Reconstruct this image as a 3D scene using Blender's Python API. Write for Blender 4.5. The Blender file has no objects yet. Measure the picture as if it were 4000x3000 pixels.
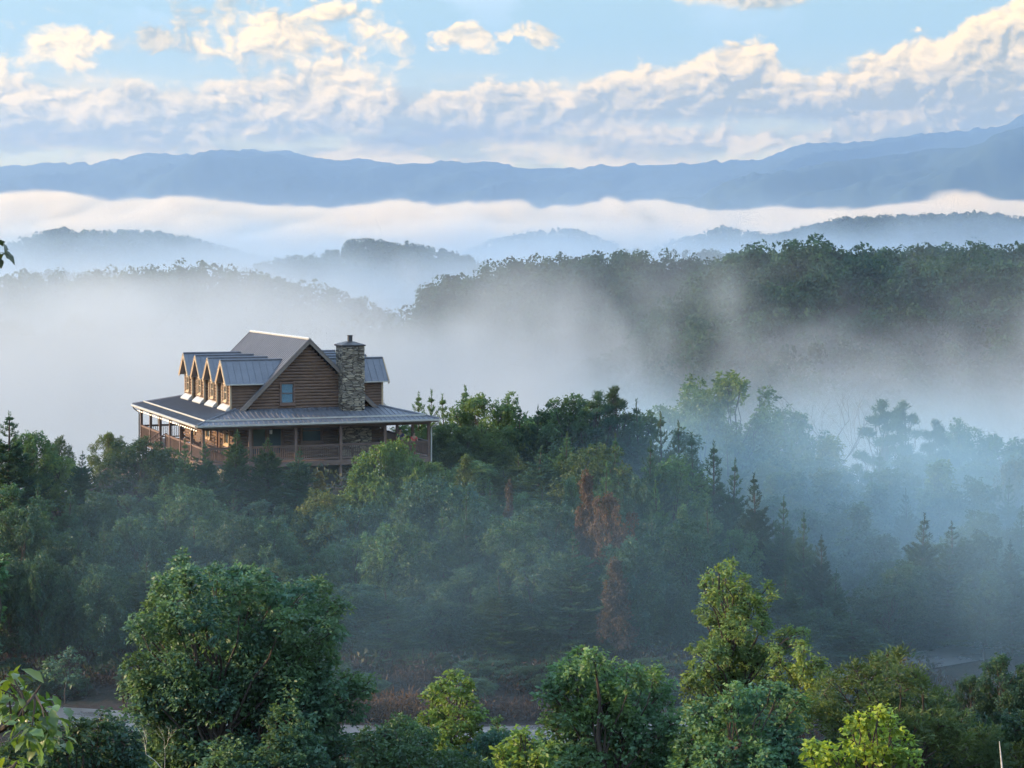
import bpy, math, random
import numpy as np
from mathutils import Vector, Matrix

sc = bpy.context.scene
COL = sc.collection
PI = math.pi
R = math.radians

# ------------------------------------------------------------------ camera, sky, sun, exposure
FD = 4507.0            # focal length in pixels of a 2212 px wide frame
HY = 560.2             # row of the horizon in that frame
cd = bpy.data.cameras.new('camera')
cam = bpy.data.objects.new('camera', cd)
COL.objects.link(cam)
sc.camera = cam
cam.location = (0, 0, 0)
cam.rotation_euler = (PI/2, 0, 0)
cd.sensor_width = 36.0
cd.lens = 36.0*FD/2212.0
cd.shift_y = (HY-829.5)/2212.0
cd.clip_start = 0.5
cd.clip_end = 120000

SUN_EL, SUN_AZ = 14.0, -92.0       # azimuth from +Y (view direction), negative is to the left
SUN_STRENGTH = 3.7
ld = bpy.data.lights.new('sun', 'SUN')
sun = bpy.data.objects.new('sun', ld)
COL.objects.link(sun)
ld.energy = SUN_STRENGTH
ld.angle = R(0.5)
ld.color = (1.0, 0.73, 0.45)
sd = Vector((math.sin(R(SUN_AZ))*math.cos(R(SUN_EL)), math.cos(R(SUN_AZ))*math.cos(R(SUN_EL)), math.sin(R(SUN_EL))))
sun.rotation_euler = sd.to_track_quat('Z', 'Y').to_euler()

sc.view_settings.view_transform = 'Standard'
sc.view_settings.look = 'None'
sc.view_settings.gamma = 1.0
sc.view_settings.exposure = 1.7

cy = sc.cycles
cy.use_denoising = True
cy.use_adaptive_sampling = True
cy.adaptive_threshold = 0.02
cy.max_bounces = 7
cy.diffuse_bounces = 3
cy.glossy_bounces = 2
cy.transmission_bounces = 3
cy.transparent_max_bounces = 6
cy.volume_bounces = 4
cy.volume_step_rate = 2.0
cy.volume_max_steps = 256
cy.sample_clamp_indirect = 4.0
cy.time_limit = 1100


# ------------------------------------------------------------------ node helpers
class NT:
    """small wrapper that writes node trees as expressions"""
    dim = '3D'

    def __init__(s, nt):
        s.nt = nt

    def n(s, kind, **kw):
        nd = s.nt.nodes.new(kind)
        for k, v in kw.items():
            setattr(nd, k, v)
        return nd

    def put(s, sock, v):
        if v is None:
            return
        if hasattr(v, 'is_output'):
            s.nt.links.new(v, sock)
        else:
            sock.default_value = v

    def m(s, op, a, b=None, c=None, clamp=False):
        nd = s.n('ShaderNodeMath', operation=op, use_clamp=clamp)
        s.put(nd.inputs[0], a)
        s.put(nd.inputs[1], b)
        s.put(nd.inputs[2], c)
        return nd.outputs[0]

    def v(s, op, a, b=None, out=0):
        nd = s.n('ShaderNodeVectorMath', operation=op)
        s.put(nd.inputs[0], a)
        if op == 'SCALE':
            s.put(nd.inputs['Scale'], b)
        else:
            s.put(nd.inputs[1], b)
        return nd.outputs[out]

    def noise(s, vec, scale, detail=3, rough=0.5, lac=2.0, color=False, dist=0.0):
        nd = s.n('ShaderNodeTexNoise', noise_dimensions=s.dim)
        s.put(nd.inputs['Vector'], vec)
        nd.inputs['Scale'].default_value = scale
        nd.inputs['Detail'].default_value = detail
        nd.inputs['Roughness'].default_value = rough
        nd.inputs['Lacunarity'].default_value = lac
        nd.inputs['Distortion'].default_value = dist
        return nd.outputs[1 if color else 0]

    def mapr(s, x, a, b, c=0.0, d=1.0, smooth=False):
        nd = s.n('ShaderNodeMapRange')
        if smooth:
            nd.interpolation_type = 'SMOOTHSTEP'
        s.put(nd.inputs[0], x)
        for i, q in enumerate((a, b, c, d)):
            s.put(nd.inputs[1+i], q)
        return nd.outputs[0]

    def mix(s, f, a, b, mode='MIX'):
        nd = s.n('ShaderNodeMix', data_type='RGBA', blend_type=mode)
        s.put(nd.inputs[0], f)
        s.put(nd.inputs[6], a)
        s.put(nd.inputs[7], b)
        return nd.outputs[2]

    def curve(s, x, pts, x0, x1, y0, y1):
        """piecewise curve y(x) through pts, as one look-up"""
        nd = s.n('ShaderNodeFloatCurve')
        cm = nd.mapping
        c = cm.curves[0]
        P = [((p-x0)/(x1-x0), (q-y0)/(y1-y0)) for p, q in pts]
        c.points[0].location = P[0]
        c.points[1].location = P[-1]
        for p in P[1:-1]:
            c.points.new(*p)
        for p in c.points:
            p.handle_type = 'AUTO'
        cm.update()
        s.put(nd.inputs['Value'], s.mapr(x, x0, x1))
        return s.m('MULTIPLY_ADD', nd.outputs[0], y1-y0, y0)

    def sep(s, v):
        nd = s.n('ShaderNodeSeparateXYZ')
        s.put(nd.inputs[0], v)
        return nd.outputs

    def comb(s, x, y, z):
        nd = s.n('ShaderNodeCombineXYZ')
        for i, q in enumerate((x, y, z)):
            s.put(nd.inputs[i], q)
        return nd.outputs[0]


def rgb(r, g, b):
    return (r, g, b, 1.0)


K_CREAM = (1.18, 0.76, 0.24)
K_SHADE = (0.29, 0.24, 0.10)
K_LOW = (0.98, 0.73, 0.16)
K_BLUE = (0.28, 0.40, 0.38)
K_BAR = (0.24, 0.21, 0.14)
K_ZEN = (0.52, 0.76, 1.06)
# ------------------------------------------------------------------ world: Nishita sky with broken cumulus
world = bpy.data.worlds.new('World')
sc.world = world
world.use_nodes = True
world.node_tree.nodes.clear()
w = NT(world.node_tree)
w.dim = '2D'
sky = w.n('ShaderNodeTexSky', sky_type='NISHITA', sun_disc=False)
sky.sun_elevation = R(SUN_EL)
sky.sun_rotation = R(SUN_AZ)
sky.altitude = 500
sky.air_density = 1.0
sky.dust_density = 1.5
sky.ozone_density = 2.0
d = w.n('ShaderNodeTexCoord').outputs['Generated']
dx, dy, dz = w.sep(d)
az = w.m('ARCTAN2', dx, dy)
el = w.m('ARCSINE', dz)
# azimuth / elevation in hundredths of a radian, 1 = 45 px of the 2212 px frame
U = w.m('MULTIPLY', az, 100.0)
V = w.m('MULTIPLY', el, 100.0)


def uu(px):
    return math.atan((px-1106.0)/FD)*100


def vv(py):
    return math.atan((HY-py)/FD)*100


P2 = w.comb(U, w.m('MULTIPLY', V, 1.45), 0.0)
warp = w.noise(P2, 0.45, 3, 0.55, color=True)
P3 = w.v('ADD', P2, w.v('SCALE', w.v('SUBTRACT', warp, (0.5, 0.5, 0.5)), 1.5))


def billow(vec, det):
    f = w.noise(vec, 0.36, det, 0.56)
    o = f
    for sc_, k in ((0.85, 0.17), (2.1, 0.09)):
        vo = w.n('ShaderNodeTexVoronoi', feature='SMOOTH_F1', voronoi_dimensions='2D')
        w.put(vo.inputs['Vector'], vec)
        vo.inputs['Scale'].default_value = sc_
        vo.inputs['Smoothness'].default_value = 0.35
        o = w.m('MULTIPLY_ADD', w.m('SUBTRACT', 0.42, vo.outputs['Distance']), k, o)
    return o


nA = billow(P3, 8)                                            # billows
nB = billow(w.v('ADD', P3, (-0.26, 0.34, 0.0)), 5)            # same field a step toward the sun
nL = w.noise(w.v('ADD', P3, (31.0, 7.0, 0.0)), 0.17, 3, 0.5)      # big masses
nS = w.noise(w.comb(U, w.m('MULTIPLY_ADD', V, 4.2, 23.7), 0.0), 0.13, 6, 0.58)    # long stratus streaks
nAc = w.m('SUBTRACT', nA, 0.5)
nSc = w.m('SUBTRACT', nS, 0.5)
side = w.m('MULTIPLY', w.m('SUBTRACT', nA, nB), 3.4)


def band(top, bot, amp, soft, sb):
    """cloud bank between a top profile and a base profile"""
    T = w.curve(U, top, -28, 28, -4, 16)
    B = w.curve(U, bot, -28, 28, -4, 16)
    e = w.m('SUBTRACT', w.m('MULTIPLY_ADD', nAc, amp, T), V)
    t = w.mapr(e, 0.0, soft, smooth=True)
    b = w.mapr(w.m('SUBTRACT', w.m('MULTIPLY_ADD', nSc, 3.0, V), B), 0.0, sb, smooth=True)
    return w.m('MULTIPLY', t, b), w.m('DIVIDE', w.m('SUBTRACT', T, V), w.m('MAXIMUM', w.m('SUBTRACT', T, B), 0.3))


def prof(pts):
    return [(-28.0, vv(pts[0][1]))]+[(uu(a), vv(b)) for a, b in pts]+[(28.0, vv(pts[-1][1]))]


b1, h1 = band(prof([(0, 166), (120, 172), (250, 170), (380, 165), (480, 172), (600, 185), (760, 185), (860, 190), (960, 172), (1060, 176), (1180, 160), (1235, 172), (1262, 235), (1330, 258), (1600, 266), (2000, 262)]),
              prof([(0, 330), (400, 345), (800, 335), (1050, 330), (1180, 320), (1300, 345), (1700, 350)]), 2.8, 0.60, 1.0)
b2, h2 = band(prof([(1130, 330), (1215, 235), (1245, 182), (1290, 152), (1420, 136), (1500, 122), (1570, 86), (1610, 66), (1650, 72), (1690, 120), (1745, 158), (1790, 146), (1850, 122), (1930, 90), (1990, 58), (2060, 64), (2110, 40), (2180, 18), (2260, 6)]),
              prof([(1130, 250), (1300, 290), (1500, 310), (1750, 325), (2212, 330)]), 2.5, 0.55, 1.2)


def blob(u, v, ru, rv, amp, soft=0.45, nz=None):
    a = w.m('DIVIDE', w.m('SUBTRACT', U, uu(u)), ru/45.0)
    b = w.m('DIVIDE', w.m('SUBTRACT', V, vv(v)), rv/45.0)
    r = w.m('SQRT', w.m('ADD', w.m('MULTIPLY', a, a), w.m('MULTIPLY', b, b)))
    return w.mapr(w.m('SUBTRACT', w.m('MULTIPLY_ADD', nAc if nz is None else nz, amp, 1.0), r), 0.0, soft, smooth=True)


def union(lst):
    o = lst[0]
    for x in lst[1:]:
        o = w.m('MAXIMUM', o, x)
    return o


c1 = union([blob(640, 85, 270, 125, 2.4, 0.7), blob(700, 190, 220, 100, 2.2, 0.7), blob(110, 108, 165, 64, 2.8, 0.8), blob(335, 86, 36, 28, 3.6, 0.7)])
c5 = union([blob(1000, 82, 66, 30, 5.0, 0.8), blob(1106, 70, 36, 20, 4.6, 0.8), blob(1158, 92, 34, 20, 5.4, 0.9), blob(1610, 0, 190, 24, 1.8, 0.7), blob(1600, 314, 190, 44, 3.0, 0.9),
            blob(230, 212, 460, 40, 3.4, 0.9)])
high = w.m('MULTIPLY', w.mapr(w.noise(P3, 0.13, 5, 0.55), 0.50, 0.62, smooth=True), w.mapr(V, 9.5, 14.0, smooth=True))
# cream and grey streaks that fill the low sky down to the ridges
lowm = w.m('MULTIPLY', w.mapr(V, 2.6, 4.0, smooth=True), w.mapr(V, 9.2, 7.0, smooth=True))
streak = w.m('MULTIPLY', w.mapr(w.m('ADD', nS, w.m('MULTIPLY', nAc, 0.35)), 0.42, 0.60, smooth=True), lowm)
grey = w.m('MULTIPLY', w.mapr(w.noise(w.comb(U, w.m('MULTIPLY_ADD', V, 3.6, 59.1), 0.0), 0.12, 5, 0.55), 0.44, 0.60, smooth=True), lowm)

lit1 = w.m('ADD', w.m('ADD', w.mapr(h1, 0.0, 0.65, 0.95, 0.10), side), w.m('MULTIPLY', nSc, 1.6), clamp=True)
lit2 = w.m('ADD', w.mapr(h2, 0.02, 0.62, 0.95, 0.0), side, clamp=True)
lit3 = w.m('ADD', w.m('MULTIPLY_ADD', side, 0.95, 0.72), w.mapr(nL, 0.45, 0.62, 0.10, -0.55), clamp=True)
CREAM = rgb(*K_CREAM)
SHADE = rgb(*K_SHADE)
cA = w.mix(lit1, SHADE, CREAM)
cB = w.mix(lit2, SHADE, CREAM)
cC = w.mix(lit3, SHADE, CREAM)
base = w.v('SCALE', sky.outputs[0], 0.10)
grad = w.mix(w.mapr(V, 3.0, 11.0, smooth=True), rgb(*K_LOW), rgb(*K_BLUE))
grad = w.mix(w.mapr(V, 14.0, 34.0, smooth=True), grad, rgb(*K_ZEN))  # upper sky out of view, raised as fill light for the trees
base = w.mix(0.85, base, grad)
c = w.mix(w.m('MULTIPLY', high, 0.35), base, rgb(0.66, 0.70, 0.78))
c = w.mix(w.m('MULTIPLY', grey, 0.75), c, SHADE)
c = w.mix(w.m('MULTIPLY', streak, 0.85), c, CREAM)
c = w.mix(w.m('MULTIPLY', b1, 0.92), c, cA)
c = w.mix(w.m('MULTIPLY', c1, 0.93), c, cC)
c = w.mix(w.m('MULTIPLY', b2, 0.96), c, cB)
c = w.mix(w.m('MULTIPLY', c5, 0.80), c, cC)
# long slate-blue stratus bars under the left clouds
bar = w.m('MULTIPLY', blob(880, 292, 330, 40, 2.2, 0.9, nSc), 0.8)
c = w.mix(bar, c, rgb(*K_BAR))
bar2 = w.m('MULTIPLY', blob(120, 305, 420, 34, 2.2, 0.9, nSc), 0.6)
c = w.mix(bar2, c, rgb(*K_BAR))
bg = w.n('ShaderNodeBackground')
w.put(bg.inputs[0], c)
bg.inputs[1].default_value = 0.62
wo = w.n('ShaderNodeOutputWorld')
world.node_tree.links.new(bg.outputs[0], wo.inputs[0])


# ------------------------------------------------------------------ mesh helpers
def link(ob, parent=None):
    COL.objects.link(ob)
    if parent is not None:
        ob.parent = parent
    return ob


def tag(o, label=None, cat=None, group=None, kind=None):
    if label:
        o['label'] = label
    if cat:
        o['category'] = cat
    if group:
        o['group'] = group
    if kind:
        o['kind'] = kind
    return o


def empty(name, loc=(0, 0, 0), rz=0.0, parent=None):
    o = bpy.data.objects.new(name, None)
    o.location = loc
    o.rotation_euler = (0, 0, rz)
    o.empty_display_size = 0.3
    return link(o, parent)


def np_mesh(name, verts, faces, mat, smooth=False):
    """verts (N,3); faces (M,k) all with k corners"""
    verts = np.asarray(verts, dtype=np.float32)
    faces = np.asarray(faces, dtype=np.int32)
    me = bpy.data.meshes.new(name)
    me.vertices.add(len(verts))
    me.vertices.foreach_set('co', verts.ravel())
    k = faces.shape[1]
    me.loops.add(faces.size)
    me.loops.foreach_set('vertex_index', faces.ravel())
    me.polygons.add(len(faces))
    me.polygons.foreach_set('loop_start', np.arange(0, faces.size, k, dtype=np.int32))
    me.polygons.foreach_set('loop_total', np.full(len(faces), k, dtype=np.int32))
    if smooth:
        me.polygons.foreach_set('use_smooth', np.ones(len(faces), dtype=bool))
    me.update(calc_edges=True)
    if mat:
        me.materials.append(mat)
    return me


class MB:
    def __init__(s):
        s.v = []
        s.f = []

    def add(s, vs, fs):
        o = len(s.v)
        s.v += [tuple(p) for p in vs]
        s.f += [tuple(i+o for i in f) for f in fs]
        return s

    def box(s, x0, x1, y0, y1, z0, z1):
        return s.add([(x0, y0, z0), (x1, y0, z0), (x1, y1, z0), (x0, y1, z0), (x0, y0, z1), (x1, y0, z1), (x1, y1, z1), (x0, y1, z1)],
                     [(0, 3, 2, 1), (4, 5, 6, 7), (0, 1, 5, 4), (1, 2, 6, 5), (2, 3, 7, 6), (3, 0, 4, 7)])

    def bar(s, a, b, wd, ht, up=(0, 0, 1)):
        """box of section wd x ht along a-b"""
        a = Vector(a)
        b = Vector(b)
        t = (b-a).normalized()
        up = Vector(up)
        sx = t.cross(up)
        if sx.length < 1e-4:
            sx = Vector((1, 0, 0))
        sx.normalize()
        u = sx.cross(t).normalized()
        q = []
        for p in (a, b):
            for i, j in ((-1, -1), (1, -1), (1, 1), (-1, 1)):
                q.append(p+sx*(i*wd/2)+u*(j*ht/2))
        return s.add(q, [(0, 1, 2, 3), (7, 6, 5, 4), (0, 4, 5, 1), (1, 5, 6, 2), (2, 6, 7, 3), (3, 7, 4, 0)])

    def tube(s, pts, rad, n=6):
        pts = [Vector(p) for p in pts]
        if not isinstance(rad, (list, tuple)):
            rad = [rad]*len(pts)
        o = len(s.v)
        prev = None
        for i, p in enumerate(pts):
            t = (pts[min(i+1, len(pts)-1)]-pts[max(i-1, 0)])
            t = t.normalized() if t.length > 1e-9 else Vector((0, 0, 1))
            if prev is None:
                a = t.cross(Vector((0.31, 0.95, 0.07))).normalized()
            else:
                a = (prev-t*prev.dot(t))
                a = a.normalized() if a.length > 1e-6 else t.orthogonal().normalized()
            prev = a
            b = t.cross(a)
            for k in range(n):
                an = 2*PI*k/n
                s.v.append(tuple(p+(a*math.cos(an)+b*math.sin(an))*rad[i]))
        for i in range(len(pts)-1):
            for k in range(n):
                k2 = (k+1) % n
                s.f.append((o+i*n+k, o+i*n+k2, o+(i+1)*n+k2, o+(i+1)*n+k))
        s.f.append(tuple(o+k for k in range(n))[::-1])
        s.f.append(tuple(o+(len(pts)-1)*n+k for k in range(n)))
        return s

    def lathe(s, prof, c=(0, 0, 0), n=10):
        o = len(s.v)
        for r, z in prof:
            for k in range(n):
                an = 2*PI*k/n
                s.v.append((c[0]+r*math.cos(an), c[1]+r*math.sin(an), c[2]+z))
        for i in range(len(prof)-1):
            for k in range(n):
                k2 = (k+1) % n
                s.f.append((o+i*n+k, o+i*n+k2, o+(i+1)*n+k2, o+(i+1)*n+k))
        s.f.append(tuple(o+k for k in range(n))[::-1])
        s.f.append(tuple(o+(len(prof)-1)*n+k for k in range(n)))
        return s

    def mesh(s, name, mat, smooth=False):
        me = bpy.data.meshes.new(name)
        me.from_pydata(s.v, [], s.f)
        if smooth:
            for p in me.polygons:
                p.use_smooth = True
        me.update()
        if mat:
            me.materials.append(mat)
        return me

    def build(s, name, mat, parent=None, smooth=False):
        return link(bpy.data.objects.new(name, s.mesh(name, mat, smooth)), parent)


def px(u, v, dist):
    """point seen at (u, v) of the 2212 px frame, at a distance"""
    return Vector(((u-1106.0)/FD*dist, dist, (HY-v)/FD*dist))


# ------------------------------------------------------------------ value noise for terrain
_rs = np.random.RandomState(7)
_lat = _rs.rand(256, 256).astype(np.float64)


def vnoise(x, y):
    xi = np.floor(x).astype(int)
    yi = np.floor(y).astype(int)
    fx = x-xi
    fy = y-yi
    fx = fx*fx*(3-2*fx)
    fy = fy*fy*(3-2*fy)
    a = _lat[xi % 256, yi % 256]
    b = _lat[(xi+1) % 256, yi % 256]
    c_ = _lat[xi % 256, (yi+1) % 256]
    d_ = _lat[(xi+1) % 256, (yi+1) % 256]
    return (a*(1-fx)+b*fx)*(1-fy)+(c_*(1-fx)+d_*fx)*fy


def fbm(x, y, n=4):
    o = 0
    a = 1.0
    t = 0
    for i in range(n):
        o = o+a*(vnoise(x*2**i+17.3*i, y*2**i+5.1*i)-0.5)
        t += a
        a *= 0.5
    return o/t*2


def sstep(x, a, b):
    t = np.clip((x-a)/(b-a), 0, 1)
    return t*t*(3-2*t)


# ------------------------------------------------------------------ terrain
ROADC = [(-60, 97.5), (-35, 96), (-20.8, 94), (-10, 90.5), (-2, 89.6), (6, 91), (11.6, 95.5), (16.5, 103.5), (24, 109), (36, 118), (52, 128), (72, 136)]
_rx = np.array([p[0] for p in ROADC], float)
_ry = np.array([p[1] for p in ROADC], float)
ROAD_Z = -20.55
SHADE_HILL = 1.0


def ridge(x, y, yc, pts, canopy, sf, sb, rough=0.0, sc_=60.0):
    a = x/np.maximum(y, 1.0)*FD+1106.0
    up = np.array([p[0] for p in pts], float)
    vp = np.array([p[1] for p in pts], float)
    zc = (HY-np.interp(a, up, vp))/FD*yc-canopy
    dyy = y-yc
    fall = np.where(dyy < 0, -dyy*sf, dyy*sb)
    k = 0.02*yc
    fall = np.sqrt(fall*fall+(k*0.3)**2)-k*0.3
    n = fbm(x/sc_, y/sc_, 4)*rough*np.clip(fall/(rough*2+1e-6), 0, 1)
    return zc-fall+n


H1A = [(-900, 640), (700, 668), (900, 632), (960, 604), (1060, 572), (1180, 550), (1250, 552), (1350, 539), (1420, 552), (1480, 562), (1560, 560), (1750, 548), (1900, 545), (1960, 535), (2080, 531), (2212, 531), (3200, 525)]
H1B = [(1000, 900), (1330, 760), (1400, 690), (1440, 640), (1500, 590), (1560, 555), (1640, 527), (1750, 521), (1830, 535), (1880, 546), (2000, 556), (2212, 562), (3200, 540)]
H2 = [(-900, 600), (0, 603), (60, 592), (150, 600), (200, 592), (300, 586), (400, 572), (490, 580), (560, 592), (640, 605), (760, 640), (900, 700), (3000, 760)]
H3 = [(-900, 520), (0, 520), (60, 500), (130, 482), (170, 490), (200, 488), (330, 488), (400, 500), (450, 512), (560, 543), (650, 556), (800, 566), (1000, 580), (1300, 620), (3000, 640)]
H3B = [(-900, 700), (480, 590), (560, 556), (640, 543), (720, 530), (755, 508), (800, 504), (850, 511), (900, 516), (960, 528), (1040, 552), (1100, 580), (1250, 640), (3000, 700)]
H3C = [(-900, 700), (0, 590), (60, 580), (130, 568), (180, 575), (250, 578), (300, 600), (420, 640), (3000, 800)]
H4 = [(-900, 600), (960, 560), (1060, 512), (1150, 492), (1230, 488), (1270, 495), (1330, 520), (1400, 540), (1440, 515), (1500, 500), (1560, 482), (1620, 492), (1700, 510), (3000, 540)]
H5 = [(-900, 700), (1400, 560), (1480, 535), (1560, 522), (1620, 506), (1690, 490), (1750, 478), (1830, 461), (1900, 458), (1960, 456), (2040, 453), (2100, 449), (2160, 452), (2212, 462), (3000, 480)]
H5B = [(-900, 700), (1380, 580), (1430, 540), (1480, 528), (1550, 530), (1620, 545), (1700, 570), (3000, 600)]


def height(x, y):
    x = np.asarray(x, float)
    y = np.asarray(y, float)
    base = np.interp(y, [-80, -10, 0, 6, 12, 30, 50, 62, 80, 96, 104, 118, 150, 185, 230, 300, 450, 700, 1100, 2500, 4000, 30000],
                     [2.0, -1.6, -2.0, -3.2, -6.5, -14.5, -18.8, -20.0, -20.7, -21.0, -21.6, -23.5, -26.0, -29.5, -40, -70, -105, -125, -135, -140, -140, -140])
    # knob that carries the cabin
    kx = (x+14.0)/27.0
    ky = (y-131.0)/22.0
    k = np.clip(1.0-(np.abs(kx)**3.0+np.abs(ky)**3.0)**(1/3.0), 0, 1)
    z = base+9.6*sstep(k, 0.0, 0.55)
    # unseen hill left of the view, added to shade the slope
    z = z+SHADE_HILL*sstep(-x, 42.0, 150.0)*26.0*sstep(y, -60, 10)*(1-sstep(y, 150, 230))
    z = z+sstep(x, 55.0, 140.0)*8.0*(1-sstep(y, 180, 300))
    z = z+fbm(x/23.0, y/23.0, 3)*1.3*sstep(np.abs(y-92.0), 4, 30)+fbm(x/4.0+3, y/4.0, 2)*0.25*sstep(y, 3, 20)
    far = sstep(y, 260, 520)
    z = z+fbm(x/180.0, y/180.0, 4)*16*far
    rc = np.interp(x, _rx, _ry)
    near = 1-sstep(np.abs(y-rc), 2.1, 5.5)
    bank = sstep(y-rc, 2.6, 10.0)*(1-sstep(y-rc, 14, 40))*(x > -200)
    z = np.where(y < 160, z+bank*1.4, z)
    z = z*(1-near)+ROAD_Z*near
    for yc, pts, can, sf, sb, ro, sc_ in ((860, H1A, 13, 0.42, 0.5, 14, 70), (660, H1B, 13, 0.40, 0.5, 10, 60), (1080, H2, 12, 0.40, 0.5, 12, 70), (2200, H3, 13, 0.30, 0.4, 40, 200),
                                         (1700, H3B, 12, 0.36, 0.4, 22, 110), (1500, H3C, 12, 0.36, 0.4, 18, 110), (2900, H4, 12, 0.3, 0.4, 40, 200), (2500, H5, 13, 0.30, 0.4, 40, 200), (1450, H5B, 12, 0.4, 0.4, 16, 100)):
        r = ridge(x, y, yc, pts, can, sf, sb, ro, sc_)
        z = np.where(y > 330, np.maximum(z, r), z)
    return z


def gz(x, y):
    return float(height(np.array([x]), np.array([y]))[0])


# ------------------------------------------------------------------ materials
MATS = {}


def new_mat(name):
    m = bpy.data.materials.new(name)
    m.use_nodes = True
    m.node_tree.nodes.clear()
    MATS[name] = m
    return m, NT(m.node_tree)


def finish(m, t, color, rough=0.6, metal=0.0, spec=0.5, bump=None, bdist=0.02, transl=None, **kw):
    b = t.n('ShaderNodeBsdfPrincipled')
    t.put(b.inputs['Base Color'], color)
    t.put(b.inputs['Roughness'], rough)
    t.put(b.inputs['Metallic'], metal)
    b.inputs['Specular IOR Level'].default_value = spec
    if bump is not None:
        bn = t.n('ShaderNodeBump')
        bn.inputs['Distance'].default_value = bdist
        bn.inputs['Strength'].default_value = 1.0
        t.put(bn.inputs['Height'], bump)
        t.put(b.inputs['Normal'], bn.outputs[0])
    s = b.outputs[0]
    if transl is not None:
        tr = t.n('ShaderNodeBsdfTranslucent')
        t.put(tr.inputs[0], transl)
        mx = t.n('ShaderNodeMixShader')
        mx.inputs[0].default_value = 0.38
        t.put(mx.inputs[1], s)
        t.put(mx.inputs[2], tr.outputs[0])
        s = mx.outputs[0]
    o = t.n('ShaderNodeOutputMaterial')
    t.put(o.inputs['Surface'], s)
    return m


def objcoord(t):
    return t.n('ShaderNodeTexCoord').outputs['Object']


def m_leaf(name, scale=1.3, spec=0.35, rough=0.5, amp=0.28):
    """leaves: the object's own colour, varied from clump to clump and leaf to leaf"""
    m, t = new_mat(name)
    oi = t.n('ShaderNodeObjectInfo')
    co = objcoord(t)
    n1 = t.noise(co, scale, 2, 0.6)
    geo = t.n('ShaderNodeNewGeometry')
    rnd = geo.outputs['Random Per Island']
    k = t.m('ADD', t.mapr(n1, 0.3, 0.7, 1-amp, 1+amp), t.mapr(rnd, 0, 1, -0.22, 0.22))
    col = t.v('SCALE', oi.outputs['Color'], k)
    warm = t.v('MULTIPLY', col, (1.35, 1.12, 0.7))
    col = t.mix(t.mapr(t.noise(co, scale*0.6, 1), 0.4, 0.65), col, warm)
    tl = t.v('MULTIPLY', col, (1.5, 1.45, 0.75))
    return finish(m, t, col, rough, 0.0, spec, transl=tl)


def m_simple(name, color, rough=0.6, metal=0.0, var=0.25, scale=6.0, spec=0.5, bump=None, bdist=0.01, stretch=(1, 1, 1)):
    m, t = new_mat(name)
    co = t.v('MULTIPLY', objcoord(t), stretch)
    n = t.noise(co, scale, 4, 0.6)
    a = tuple(c_*(1-var) for c_ in color)+(1,)
    b = tuple(min(1, c_*(1+var)) for c_ in color)+(1,)
    col = t.mix(t.mapr(n, 0.3, 0.7), a, b)
    bm = t.noise(co, bump, 3) if bump else None
    return finish(m, t, col, rough, metal, spec, bm, bdist)


M_LEAF = m_leaf('leaf', 1.1)
M_NEEDLE = m_leaf('needle', 0.9, 0.25, 0.6)
M_CANOPY = m_leaf('canopy', 0.085, 0.2, 0.7, 0.50)
M_BARK = m_simple('bark', (0.07, 0.055, 0.045), 0.9, 0, 0.4, 5, 0.2, 14, 0.02, (1, 1, 0.2))
M_PALEBARK = m_simple('pale_bark', (0.55, 0.52, 0.47), 0.8, 0, 0.35, 7, 0.2, 20, 0.01)
M_DEAD = m_simple('dead_wood', (0.16, 0.14, 0.13), 0.9, 0, 0.3, 5, 0.2)


def m_logs(name, c1_, c2_):
    m, t = new_mat(name)
    co = objcoord(t)
    grain = t.noise(t.v('MULTIPLY', co, (1.0, 1.0, 14.0)), 2.2, 5, 0.65)
    blotch = t.noise(co, 0.9, 3, 0.6)
    col = t.mix(t.mapr(grain, 0.3, 0.72), rgb(*c1_), rgb(*c2_))
    col = t.mix(t.mapr(blotch, 0.42, 0.75, 0.0, 0.55), col, rgb(c1_[0]*0.62, c1_[1]*0.66, c1_[2]*0.75))
    return finish(m, t, col, 0.62, 0, 0.35, grain, 0.012)


M_LOG = m_logs('log_siding', (0.100, 0.062, 0.045), (0.215, 0.130, 0.084))
M_TIMBER = m_logs('timber', (0.125, 0.078, 0.062), (0.20, 0.125, 0.095))
M_TRIM = m_logs('sunlit_trim', (0.42, 0.31, 0.20), (0.58, 0.44, 0.30))  # sunlit cream put into the trim colour
M_RAKE = m_logs('rake_board', (0.17, 0.14, 0.12), (0.25, 0.205, 0.17))  # same boards, darker: shade of the front gable put into the colour


def m_metal_roof():
    m, t = new_mat('metal_roof')
    co = objcoord(t)
    n = t.noise(t.v('MULTIPLY', co, (1, 1, 0.5)), 1.3, 5, 0.6)
    st = t.noise(t.v('MULTIPLY', co, (3.0, 3.0, 0.6)), 4.0, 3, 0.6)
    col = t.mix(t.mapr(n, 0.3, 0.7), rgb(0.11, 0.115, 0.135), rgb(0.165, 0.17, 0.195))
    col = t.mix(t.mapr(st, 0.5, 0.8, 0, 0.35), col, rgb(0.25, 0.245, 0.25))
    return finish(m, t, col, t.mapr(n, 0.3, 0.7, 0.40, 0.60), 0.35, 0.5, st, 0.004)


M_ROOF = m_metal_roof()
M_GUTTER = m_simple('gutter', (0.50, 0.49, 0.46), 0.35, 0.3, 0.12, 3)
M_DARK = m_simple('dark_metal', (0.05, 0.05, 0.055), 0.5, 0.4, 0.2, 5)
M_DOOR = m_simple('door_paint', (0.10, 0.05, 0.03), 0.45, 0, 0.2, 4)
M_CURTAIN = m_simple('curtain', (0.55, 0.53, 0.50), 0.9, 0, 0.12, 5, 0.1, None, 0.01, (8, 8, 0.6))
M_SOFFIT = m_simple('soffit', (0.16, 0.09, 0.055), 0.8, 0, 0.2, 3)
M_CONC = m_simple('block_wall', (0.20, 0.19, 0.18), 0.9, 0, 0.2, 2)


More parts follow.
